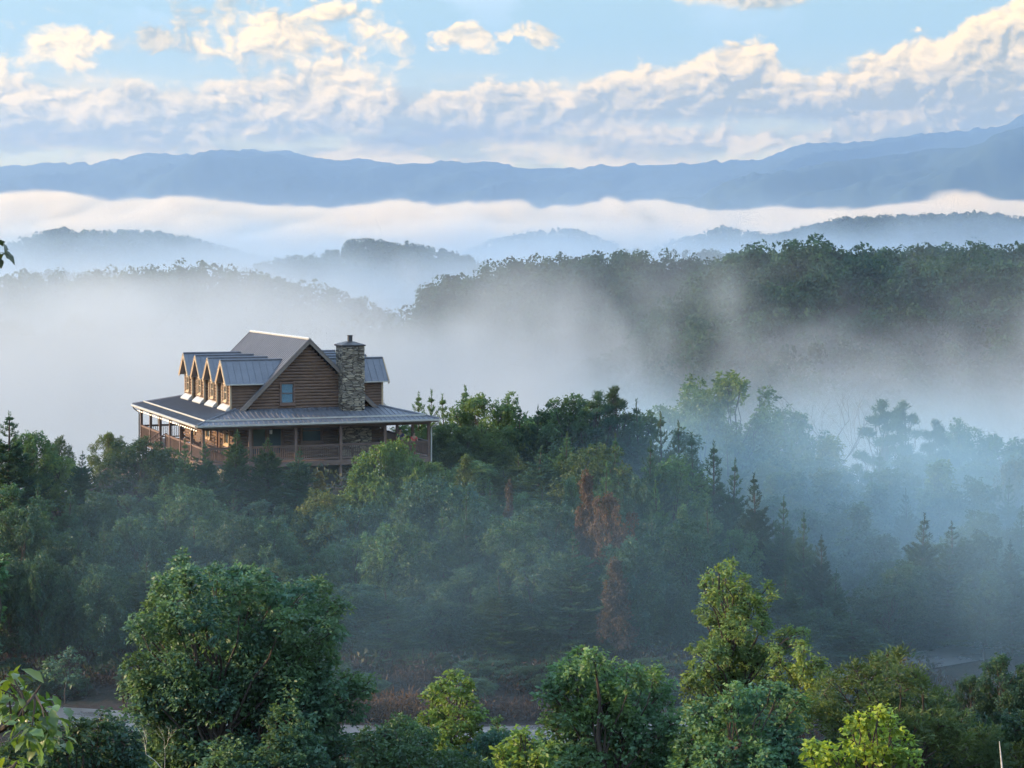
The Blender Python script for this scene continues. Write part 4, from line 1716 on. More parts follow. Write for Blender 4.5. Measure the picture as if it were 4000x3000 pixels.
def make_crown_tree(name, lobes, trunk_base, rs, leafmat=None, bark=None, tr=0.16, **kw):
    """mesh pair (crown, trunk); lobes in tree space"""
    (V_, F_), C_ = crown_arrays(lobes, rs, **kw)
    crown = np_mesh(name+'_crown', V_, F_, leafmat or M_LEAF)
    rnd = random.Random(int(rs.randint(1 << 30)))
    top = max(lobes, key=lambda q: q[2])
    m = MB()
    bx, by_, bz = trunk_base
    hgt = top[2]-bz
    axis = []
    n = 9
    for i in range(n):
        t_ = i/(n-1)
        axis.append(Vector((bx+(top[0]-bx)*t_**1.6+rnd.uniform(-1, 1)*0.02*hgt*(0 < i < n-1), by_+(top[1]-by_)*t_**1.6+rnd.uniform(-1, 1)*0.02*hgt*(0 < i < n-1), bz+hgt*t_)))
    m.tube(axis, [tr*(1-0.88*i/(n-1))+(0.35*tr if i == 0 else 0) for i in range(n)], 7)
    for (x, y, z, r) in lobes:
        # leave the trunk below the lobe
        hz = bz+(z-bz)*rnd.uniform(0.45, 0.75)
        t_ = min(max((hz-bz)/hgt, 0.05), 0.95)
        k = t_*(n-1)
        i = int(k)
        p = axis[i].lerp(axis[min(i+1, n-1)], k-i)
        q = Vector((x, y, z))
        r0 = tr*(1-0.88*t_)*0.5
        pts, rr = limb(p, q, r0, 0.012, 6, 0.08, rnd)
        m.tube(pts, rr, 5)
        for _ in range(4):
            dq = Vector((rnd.uniform(-1, 1), rnd.uniform(-1, 1), rnd.uniform(-0.3, 1))).normalized()*r*0.9
            pts, rr = limb(pts[-2], q+dq, 0.02, 0.006, 4, 0.1, rnd)
            m.tube(pts, rr, 4)
            pts = [None, None, None, None, q, q]
    return crown, m.mesh(name+'_trunk', bark or M_BARK)


def auto_lobes(rs, H, W, base=0.28, n=26, shape='round', rk=0.15):
    L_ = []
    L_.append((0, 0, H*0.93, W*rk*0.7))
    for i in range(n):
        t_ = base+(0.95-base)*((i+0.5)/n)
        if shape == 'round':
            q = (t_-base)/(1-base)
            R_ = W/2*math.sqrt(max(0.02, 1-((q-0.42)/0.62)**2))
        elif shape == 'cone':
            q = (t_-base)/(1-base)
            R_ = W/2*(1-q)**0.7
        else:
            q = (t_-base)/(1-base)
            R_ = W/2*min(1, 0.55+q)*math.sqrt(max(0.02, 1-max(0, q-0.55)**2*4))
        r = W*rk*(0.65+0.6*rs.rand())*(1.0 if q < 0.75 else 0.72)
        a = i*2.4+rs.rand()*0.9
        rr = max(0, R_-r*0.7)*(0.72+0.34*rs.rand())
        L_.append((rr*math.cos(a), rr*math.sin(a), H*t_+rs.uniform(-0.02, 0.02)*H, r))
        if i % 3 == 0:
            L_.append((rr*0.35*math.cos(a+2), rr*0.35*math.sin(a+2), H*t_, r*1.1))
    return L_


def pine_mesh(name, H, W, seed, upturn=0.5, whorl=0.36, nb=6, sparse=1.0, base=0.12, leafmat=None, needle=0.17, plate=False):
    rs = np.random.RandomState(seed)
    rnd = random.Random(seed)
    trunk = MB()
    lean = Vector((rnd.uniform(-0.03, 0.03), rnd.uniform(-0.03, 0.03), 0))*H
    ax = [Vector((lean.x*t_*t_, lean.y*t_*t_, H*t_)) for t_ in np.linspace(0, 1, 9)]
    trunk.tube(ax, [0.015*H*(1-0.93*i/8)+0.008 for i in range(9)], 6)
    B_, D_, Ln = [], [], []

    def spray(a, b, step, up):
        L_ = (b-a).length
        n = max(1, int(L_/step))
        dd = (b-a).normalized()
        for i in range(n+1):
            p = a.lerp(b, i/max(n, 1))
            for _ in range(4 if not plate else 6):
                r_ = Vector((rnd.gauss(0, 1), rnd.gauss(0, 1), rnd.gauss(0, 1)+0.3))
                r_ = r_-dd*r_.dot(dd)
                if r_.length < 1e-3:
                    continue
                B_.append(tuple(p))
                D_.append(tuple(dd*0.8+r_.normalized()*0.75+Vector((0, 0, up))))
                Ln.append(needle*rnd.uniform(0.7, 1.25))
    z = base*H
    while z < H*0.985:
        t_ = z/H
        q = (t_-base)/(1-base)
        prof_ = (1-q)**0.95*(0.85+0.3*rnd.random()) if not plate else (1-q*0.72)*min(1, 0.5+q*1.2)
        k = nb if q < 0.72 else 4
        a0 = rnd.random()*6.28
        layer = rnd.uniform(0.7, 1.1)
        for j in range(k):
            if rnd.random() > 0.93*sparse+0.05:
                continue
            az_ = a0+j*2*PI/k+rnd.uniform(-0.35, 0.35)
            L_ = W/2*prof_*rnd.uniform(0.55, 1.3)*layer+(0.16 if q < 0.9 else 0.10)
            e0 = (0.02+0.75*q*q) if not plate else rnd.uniform(-0.05, 0.22)
            p = Vector((lean.x*t_*t_, lean.y*t_*t_, z+rnd.uniform(-0.12, 0.12)*whorl))
            pts = [p]
            n = 5
            cur = p.copy()
            for i in range(n):
                e = e0+upturn*(i/(n-1))**1.5*(0.35 if plate else 1.0)-0.10*(1-i/(n-1))
                cur = cur+Vector((math.cos(az_)*math.cos(e), math.sin(az_)*math.cos(e), math.sin(e)))*L_/n
                pts.append(cur.copy())
            trunk.tube(pts, [0.020*(L_/1.5)**0.5*(1-0.8*i/n)+0.003 for i in range(n+1)], 3)
            start = 1 if not plate else 2
            for i in range(start, n):
                spray(pts[i], pts[i+1], 0.085, 0.15)
                if i >= start and q < 0.80:
                    for s in (-1, 1):
                        for h_ in (0.0, 0.5):
                            o_ = pts[i].lerp(pts[i+1], h_)
                            tl = L_*(0.34 if not plate else 0.42)*(1-(i+h_)/(n+0.6))*rnd.uniform(0.7, 1.3)+0.05
                            aa = az_+s*rnd.uniform(0.6, 1.1)
                            ee = e0+upturn*0.5
                            q_ = o_+Vector((math.cos(aa)*math.cos(ee), math.sin(aa)*math.cos(ee), math.sin(ee)*(0.5 if plate else 1)))*tl
                            spray(o_, q_, 0.09, 0.15)
        z += whorl*rnd.uniform(0.75, 1.2)*(0.95 if q > 0.72 else 0.80) if not plate else whorl*rnd.uniform(1.1, 1.9)
    # leader
    spray(ax[-1]-Vector((0, 0, 0.30)), ax[-1]+Vector((0, 0, 0.25)), 0.07, 0.6)
    B_ = np.array(B_)
    D_ = np.array(D_)
    Ln = np.array(Ln)
    V_, F_ = leaf_quads(B_, D_, Ln, Ln*0.26, rs, 0.1)
    return np_mesh(name+'_crown', V_, F_, leafmat or M_NEEDLE), trunk.mesh(name+'_trunk', M_BARK)


def bare_mesh(name, H, seed, fork=0.35, mat=None, r0=0.12, spread=0.5):
    rnd = random.Random(seed)
    m = MB()

    def grow(p, d_, L_, r, depth):
        pts = [p]
        cur = p.copy()
        dd = d_.copy()
        n = 5
        for i in range(n):
            dd = (dd+Vector((rnd.gauss(0, 0.09), rnd.gauss(0, 0.09), rnd.gauss(0.03, 0.05)))).normalized()
            cur = cur+dd*L_/n
            pts.append(cur.copy())
        m.tube(pts, [r*(1-0.5*i/n) for i in range(n+1)], 5 if depth < 2 else 3)
        if depth >= 4:
            return
        for k in range(2 if depth < 2 else 3):
            q = pts[-1] if k < 2 else pts[rnd.randint(2, 4)]
            side = Vector((rnd.uniform(-1, 1), rnd.uniform(-0.6, 0.6), 0.2))
            nd = (dd*(1-spread*0.5)+side.normalized()*spread*rnd.uniform(0.6, 1.2)).normalized()
            nd.z = abs(nd.z)*0.8+0.2
            grow(q, nd.normalized(), L_*rnd.uniform(0.5, 0.75), r*0.5, depth+1)
    grow(Vector((0, 0, 0)), Vector((0.03, 0, 1)).normalized(), H*fork, r0, 0)
    zt = max(v[2] for v in m.v)
    k = H/zt
    m.v = [(v[0]*k, v[1]*k, v[2]*k) for v in m.v]
    return m.mesh(name+'_trunk', mat or M_DEAD)


def place(kind_name, crown, trunk, loc, sx, sz, rz, color, label, cat='tree', group=None):
    t = empty(kind_name, loc, rz)
    t.scale = (sx, sx, sz)
    tag(t, label, cat, group)
    if trunk is not None:
        o = link(bpy.data.objects.new('trunk', trunk), t)
    if crown is not None:
        o = link(bpy.data.objects.new('crown', crown), t)
        o.color = (color[0], color[1], color[2], 1.0)
    return t


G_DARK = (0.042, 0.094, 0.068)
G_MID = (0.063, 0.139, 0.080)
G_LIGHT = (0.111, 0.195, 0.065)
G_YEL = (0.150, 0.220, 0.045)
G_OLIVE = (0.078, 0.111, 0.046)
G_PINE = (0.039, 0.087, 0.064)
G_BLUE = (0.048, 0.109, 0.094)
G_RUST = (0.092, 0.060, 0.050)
G_RUSTD = (0.070, 0.052, 0.044)
G_GOLD = (0.20, 0.16, 0.05)


def px_tree(kind_name, dist, lobes_px, color, label, seed, trunk_px=None, group=None, tr=0.14, mat=None, bark=None, dspread=0.9, **kw):
    """a tree of its own mesh: lobes given where they show, set round a trunk at a distance, with depth of their own"""
    rs = np.random.RandomState(seed)
    us = [l[0] for l in lobes_px]
    tu = trunk_px if trunk_px is not None else sum(us)/len(us)
    bx = (tu-1106)/FD*dist
    bz = gz(bx, dist)-0.15
    L_ = []
    wid = max(0.4, (max(us)-min(us))/FD*dist/2)
    for (u, v, r) in lobes_px:
        rr = r/FD*dist
        off = abs((u-tu)/FD*dist)/wid
        dy = rs.uniform(-1, 1)*wid*dspread*math.sqrt(max(0.05, 1-min(1, off)**2))
        k = (dist+dy)/dist
        p = px(u, v, dist+dy)
        L_.append((p.x-bx, dy, p.z-bz, rr))
        # fill behind, so that the crown is round
        if rr > 0.45:
            dy2 = -dy*0.8+rs.uniform(-0.3, 0.3)
            L_.append((p.x-bx+rs.uniform(-0.3, 0.3), dy2, p.z-bz-rs.uniform(0.1, 0.8), rr*0.95))
    crown, trunk = make_crown_tree(kind_name, L_, (0, 0, 0), rs, leafmat=mat, bark=bark, tr=tr, **kw)
    return place(kind_name, crown, trunk, (bx, dist, bz), 1, 1, 0, color, label, group=group)


# ---- near side of the road: trees one by one
px_tree('broadleaf_tree', 62, [
    (395, 1212, 20), (402, 1240, 26), (365, 1262, 36), (415, 1275, 42), (470, 1250, 36), (515, 1285, 44), (560, 1262, 34), (590, 1300, 42), (345, 1310, 36),
    (655, 1278, 30), (690, 1272, 26), (660, 1325, 36), (705, 1322, 32), (735, 1312, 22), (712, 1370, 34), (628, 1345, 38), (315, 1345, 24), (330, 1370, 34),
    (380, 1340, 50), (450, 1340, 56), (530, 1350, 56), (590, 1380, 50), (400, 1400, 60), (480, 1420, 64), (560, 1440, 60), (640, 1410, 52), (690, 1430, 40),
    (300, 1352, 14), (345, 1430, 44), (320, 1480, 36), (390, 1480, 58), (470, 1500, 60), (560, 1510, 56), (640, 1490, 50), (700, 1490, 44), (755, 1470, 26), (790, 1480, 20), (775, 1500, 26),
    (310, 1540, 44), (370, 1570, 60), (450, 1580, 56), (620, 1560, 50), (700, 1550, 44), (760, 1540, 30), (470, 1610, 60), (560, 1600, 55), (650, 1610, 50), (390, 1620, 56), (540, 1550, 56), (600, 1650, 56), (480, 1665, 60), (340, 1640, 50), (430, 1660, 60), (530, 1650, 50), (650, 1640, 56), (740, 1630, 50)],
    (0.072, 0.154, 0.114), 'tall dark green tree with a ragged twin-peaked crown, left of the centre before the road', 11, 520, leaf=0.15, spacing=0.24, per=12, tr=0.2)
px_tree('broadleaf_tree', 72, [
    (952, 1482, 18), (985, 1466, 20), (1005, 1482, 18), (935, 1508, 22), (970, 1505, 26), (1010, 1515, 22), (950, 1545, 30), (1000, 1550, 28), (1035, 1545, 18), (925, 1560, 22), (960, 1590, 34), (1015, 1590, 30), (1045, 1600, 22), (930, 1620, 40), (1010, 1640, 40)],
    G_LIGHT, 'fresh green young tree standing before the brown brush in the middle of the road view', 12, 985, leaf=0.15, spacing=0.24, per=12, tr=0.09)
px_tree('sapling', 70, [(1072, 1560, 12), (1078, 1580, 18), (1065, 1605, 22), (1100, 1600, 14), (1085, 1635, 26), (1050, 1640, 22)], G_MID,
        'slender green sapling whose tip crosses the road, between two broad crowns', 13, 1078, leaf=0.15, spacing=0.24, per=12, tr=0.05)
px_tree('broadleaf_tree', 60, [
    (1200, 1470, 22), (1215, 1450, 22), (1255, 1416, 24), (1285, 1432, 30), (1240, 1460, 38), (1300, 1470, 40), (1335, 1452, 28), (1375, 1465, 32), (1418, 1448, 16), (1410, 1470, 24), (1435, 1492, 24),
    (1185, 1500, 24), (1230, 1520, 46), (1300, 1530, 50), (1370, 1520, 46), (1430, 1530, 34), (1200, 1580, 44), (1270, 1600, 56), (1350, 1600, 56), (1430, 1590, 44), (1250, 1660, 60), (1360, 1670, 60), (1450, 1650, 50), (1190, 1650, 40)],
    (0.095, 0.191, 0.111), 'broad green tree with drooping leaf tufts, right of the middle of the road', 14, 1320, leaf=0.15, spacing=0.24, per=12, tr=0.17)
px_tree('broadleaf_tree', 80, [
    (1580, 1216, 10), (1577, 1236, 15), (1532, 1240, 11), (1553, 1228, 9), (1608, 1252, 13), (1560, 1262, 22), (1525, 1262, 13), (1596, 1278, 24), (1535, 1292, 22), (1660, 1268, 8), (1668, 1290, 12), (1640, 1290, 14),
    (1575, 1308, 34), (1620, 1310, 26), (1520, 1322, 16), (1655, 1322, 16), (1540, 1340, 26), (1600, 1348, 36), (1645, 1350, 20), (1570, 1385, 30), (1615, 1390, 26),
    (1500, 1404, 11), (1520, 1400, 13), (1545, 1420, 28), (1590, 1430, 36), (1640, 1420, 26), (1690, 1372, 16), (1715, 1366, 14), (1738, 1372, 13), (1700, 1395, 22), (1740, 1390, 10), (1665, 1405, 24),
    (1505, 1440, 18), (1530, 1462, 30), (1590, 1480, 40), (1650, 1470, 34), (1485, 1460, 14), (1490, 1490, 24), (1560, 1520, 40), (1630, 1530, 40), (1500, 1540, 30)],
    (0.115, 0.198, 0.088), 'tall pale green tree with a tiered pointed crown rising alone right of the centre', 15, 1590, leaf=0.15, spacing=0.24, per=12, tr=0.15)
px_tree('broadleaf_tree', 76, [
    (1680, 1412, 12), (1676, 1432, 14), (1725, 1396, 14), (1735, 1412, 18), (1772, 1424, 13), (1760, 1440, 18), (1700, 1440, 18), (1730, 1452, 24), (1674, 1462, 14), (1780, 1450, 14), (1705, 1480, 22), (1760, 1485, 24), (1680, 1500, 22), (1730, 1530, 36)],
    (0.144, 0.220, 0.073), 'small yellow-green tree tucked between the tiered tree and the dark round pine', 16, 1728, leaf=0.15, spacing=0.24, per=12, tr=0.09)
px_tree('broadleaf_tree', 58, [
    (1500, 1545, 24), (1535, 1525, 22), (1570, 1530, 26), (1585, 1500, 24), (1600, 1520, 30), (1640, 1510, 24), (1665, 1492, 22), (1690, 1500, 22), (1720, 1520, 26), (1540, 1570, 44), (1620, 1570, 46), (1690, 1560, 40), (1490, 1600, 36),
    (1550, 1640, 50), (1640, 1640, 56), (1720, 1620, 40), (1480, 1660, 40)],
    (0.084, 0.182, 0.114), 'low bushy tree with blue-green tufts at the bottom, left of the dark round pine', 17, 1600, leaf=0.15, spacing=0.24, per=12, tr=0.14)
px_tree('round_pine', 61, [
    (1918, 1420, 22), (1945, 1430, 24), (1890, 1440, 26), (1850, 1452, 22), (1830, 1470, 28), (1880, 1475, 36), (1940, 1470, 36), (1980, 1468, 24), (1995, 1490, 26), (1790, 1475, 20), (1780, 1500, 28), (1820, 1510, 38), (1900, 1520, 44), (1970, 1520, 40), (2025, 1505, 20), (2035, 1530, 28),
    (1760, 1540, 30), (1810, 1560, 44), (1880, 1580, 50), (1960, 1580, 50), (2030, 1570, 36), (2075, 1560, 28), (2060, 1600, 40), (1990, 1640, 50), (2090, 1640, 44), (2140, 1600, 26), (2150, 1640, 36), (2110, 1590, 30)],
    (0.064, 0.106, 0.051), 'broad dark olive pine with a domed crown at the lower right', 18, 1930, mat=M_NEEDLE, leaf=0.20, wr=0.22, spacing=0.26, per=15, droop=-0.35, tr=0.2)
px_tree('broadleaf_tree', 47, [
    (1900, 1540, 12), (1925, 1552, 12), (1880, 1552, 18), (1855, 1556, 14), (1836, 1562, 10), (1935, 1575, 16), (1870, 1580, 24), (1910, 1590, 28), (1955, 1600, 16), (1840, 1605, 22), (1880, 1625, 34), (1930, 1630, 30), (1760, 1612, 12), (1750, 1630, 14), (1790, 1622, 14), (1815, 1640, 22), (1770, 1655, 24), (1965, 1640, 20), (1850, 1670, 40), (1930, 1680, 40)],
    (0.180, 0.287, 0.056), 'bright yellow-green sunlit tree top at the bottom edge, in front of the dark olive pine', 19, 1875, leaf=0.15, spacing=0.24, per=12, tr=0.10)
px_tree('broadleaf_tree', 52, [
    (1125, 1590, 14), (1110, 1604, 18), (1140, 1605, 16), (1120, 1625, 26), (1160, 1640, 18), (1085, 1640, 22), (1140, 1660, 30), (1180, 1655, 14), (1100, 1675, 30)],
    (0.138, 0.226, 0.063), 'light green tree top peeping over the bottom edge, just left of the broad tufted tree', 20, 1125, leaf=0.16, spacing=0.23, per=10, tr=0.08)
px_tree('broadleaf_tree', 56, [
    (170, 1570, 26), (215, 1560, 24), (250, 1575, 30), (140, 1600, 30), (200, 1610, 44), (270, 1610, 40), (110, 1640, 40), (180, 1665, 50), (270, 1665, 50), (60, 1650, 40), (20, 1640, 34)],
    (0.041, 0.091, 0.064), 'low dark tree masking the road at the lower left, behind the near leafy branch', 21, 180, leaf=0.15, spacing=0.24, per=12, tr=0.12)
px_tree('broadleaf_tree', 60, [
    (800, 1600, 22), (830, 1590, 20), (860, 1605, 30), (900, 1610, 26), (810, 1640, 40), (880, 1650, 44), (950, 1655, 34), (1030, 1665, 34)],
    (0.052, 0.108, 0.067), 'low dark broadleaf tree filling the bottom edge below the brown brush', 22, 880, leaf=0.15, spacing=0.24, per=12, tr=0.12)
px_tree('broadleaf_tree', 58, [(2, 1210, 12), (-8, 1228, 16), (-20, 1220, 22), (4, 1238, 8), (-40, 1260, 40), (-60, 1330, 60), (-90, 1230, 50), (-70, 1420, 60), (-40, 1380, 30)],
        (0.072, 0.154, 0.084), 'green tree reaching just a leafy edge past the left side of the frame', 23, -60, leaf=0.15, spacing=0.24, per=12, tr=0.14)
px_tree('shrub', 97, [(150, 1408, 9), (142, 1425, 13), (168, 1425, 9), (118, 1430, 9), (102, 1436, 7), (135, 1445, 14), (165, 1448, 11), (110, 1450, 12), (150, 1470, 12), (120, 1470, 12)],
        (0.074, 0.144, 0.105), 'lone pale green shrub on the reddish bank above the road, at the left', 24, 140, leaf=0.2, spacing=0.3, per=8, tr=0.04)
px_tree('shrub', 84, [(265, 1452, 7), (280, 1462, 9), (258, 1475, 9), (282, 1485, 10), (268, 1505, 12)],
        (0.086, 0.161, 0.122), 'small pale shrub beside the left edge of the tall twin-peaked tree', 25, 272, leaf=0.17, spacing=0.3, per=8, tr=0.03)

# pale birch trunk at the lower right corner
_b = MB()
_b.tube([(0.10, 0, 0), (0.05, 0, 2.0), (-0.05, 0.05, 4.0), (-0.02, 0, 6.0), (-0.2, 0, 7.6), (-0.32, 0, 8.6)], [0.075, 0.07, 0.06, 0.05, 0.035, 0.012], 7)
_b.tube([(-0.05, 0.05, 5.6), (0.35, 0.1, 6.6), (0.55, 0.0, 7.6)], [0.03, 0.02, 0.008], 5)
_b.tube([(-0.03, 0.0, 4.6), (-0.5, 0.1, 5.5), (-0.8, 0.0, 6.6)], [0.03, 0.018, 0.006], 5)
bt = _b.mesh('birch_trunk', M_PALEBARK)
bx_ = (2176-1106)/FD*56
place('birch', None, bt, (bx_, 56, gz(bx_, 56)-0.1), 0.8, 0.80, 0.4, (1, 1, 1), 'leafless pale birch trunk in the lower right corner')
db = bare_mesh('dead_branch_tree', 2.3, 8, 0.5, M_PALEBARK, 0.022, 0.6)
bx_ = (375-1106)/FD*53
place('dead_sapling', None, db, (bx_, 53, (HY-1640)/FD*53-1.2), 1, 1.0, 2.4, (1, 1, 1), 'thin pale dead sapling with bent twigs before the tall dark tree')


# ---- prototypes for the slope
def proto_broad(seed, H, W, shape, n, base=0.25, rk=0.15, **kw):
    rs = np.random.RandomState(seed)
    return make_crown_tree('broadleaf', auto_lobes(rs, H, W, base, n, shape, rk), (0, 0, 0), rs, tr=0.13, **kw)+(H, W)


PROTO = {
    'b1': proto_broad(101, 10, 7.0, 'round', 24, leaf=0.20, spacing=0.30, per=8),
    'b2': proto_broad(102, 10, 6.0, 'tall', 26, leaf=0.20, spacing=0.30, per=8),
    'b3': proto_broad(103, 10, 5.2, 'cone', 22, leaf=0.20, spacing=0.30, per=8),
    'b4': proto_broad(104, 10, 8.0, 'round', 20, 0.35, 0.13, leaf=0.20, spacing=0.30, per=8),
    'w1': proto_broad(105, 8, 9.0, 'round', 26, 0.10, 0.14, leaf=0.20, spacing=0.28, per=9, droop=1.0),
}
for k_, a_ in (('p1', (10, 5.6, 201, 0.55, 0.40, 6)), ('p2', (10, 4.6, 202, 0.8, 0.42, 6)), ('p3', (10, 6.6, 203, 0.35, 0.42, 7)), ('p4', (10, 5.0, 204, 0.7, 0.46, 5))):
    PROTO[k_] = pine_mesh('pine', *a_)+(a_[0], a_[1])


def tiered(seed, H, W, n):
    """old pine: bare lower trunk, separate flat pads of needles on long level limbs"""
    rs = np.random.RandomState(seed)
    L_ = [(0, 0, H*0.965, W*0.055), (W*0.05, 0.1, H*0.93, W*0.07)]
    for i in range(n):
        t_ = 0.36+0.56*(i+rs.rand())/n
        q = (t_-0.36)/0.56
        R_ = W/2*(0.62+0.5*q if q < 0.45 else 0.86*(1-(q-0.45)/0.62)**0.75)
        a = i*2.4+rs.rand()*1.2
        rr_ = R_*(0.45+0.55*rs.rand())
        r = W*(0.05+0.035*rs.rand())
        L_.append((rr_*math.cos(a), rr_*math.sin(a), H*t_, r))
        L_.append((rr_*1.12*math.cos(a+0.25), rr_*1.12*math.sin(a+0.25), H*(t_+0.008), r*0.75))
    return make_crown_tree('tiered', L_, (0, 0, 0), rs, leafmat=M_NEEDLE, tr=0.17, leaf=0.24, wr=0.2, spacing=0.19, per=8, droop=-0.5, flat=0.38, inner=0.2)+(H, W)


PROTO['t1'] = tiered(211, 11, 6.2, 24)
PROTO['t2'] = tiered(212, 11, 5.2, 26)

NAMES = {'b': 'broadleaf_tree', 'p': 'pine_tree', 't': 'tiered_pine', 'w': 'weeping_tree'}


def plant(kind, u, vtop, dist, wpx, color, label, group=None, rz=None, seed=0):
    """a tree of a kind whose tip shows at (u, vtop); it stands on the ground below"""
    crown, trunk, H, W = PROTO[kind]
    p = px(u, vtop, dist)
    g = gz(p.x, dist)-0.1
    h = max(1.2, p.z-g)
    wd = wpx/FD*dist
    if kind[0] == 'p':
        wd = max(wd*1.9, 0.50*h)
    elif kind[0] == 't':
        wd = max(wd*1.15, 0.4*h)
    elif kind[0] == 'b' and 'brown' not in label and 'reddish' not in label:
        wd = max(wd*1.25, 0.55*h)
    elif kind[0] == 'w':
        wd = max(wd*1.2, 0.75*h)
    r = random.Random(int(u*13+dist*7+seed))
    return place(NAMES[kind[0]], crown, trunk, (p.x, dist, g), wd/W, h/H, r.uniform(0, 6.28) if rz is None else rz, color, label, group=group)


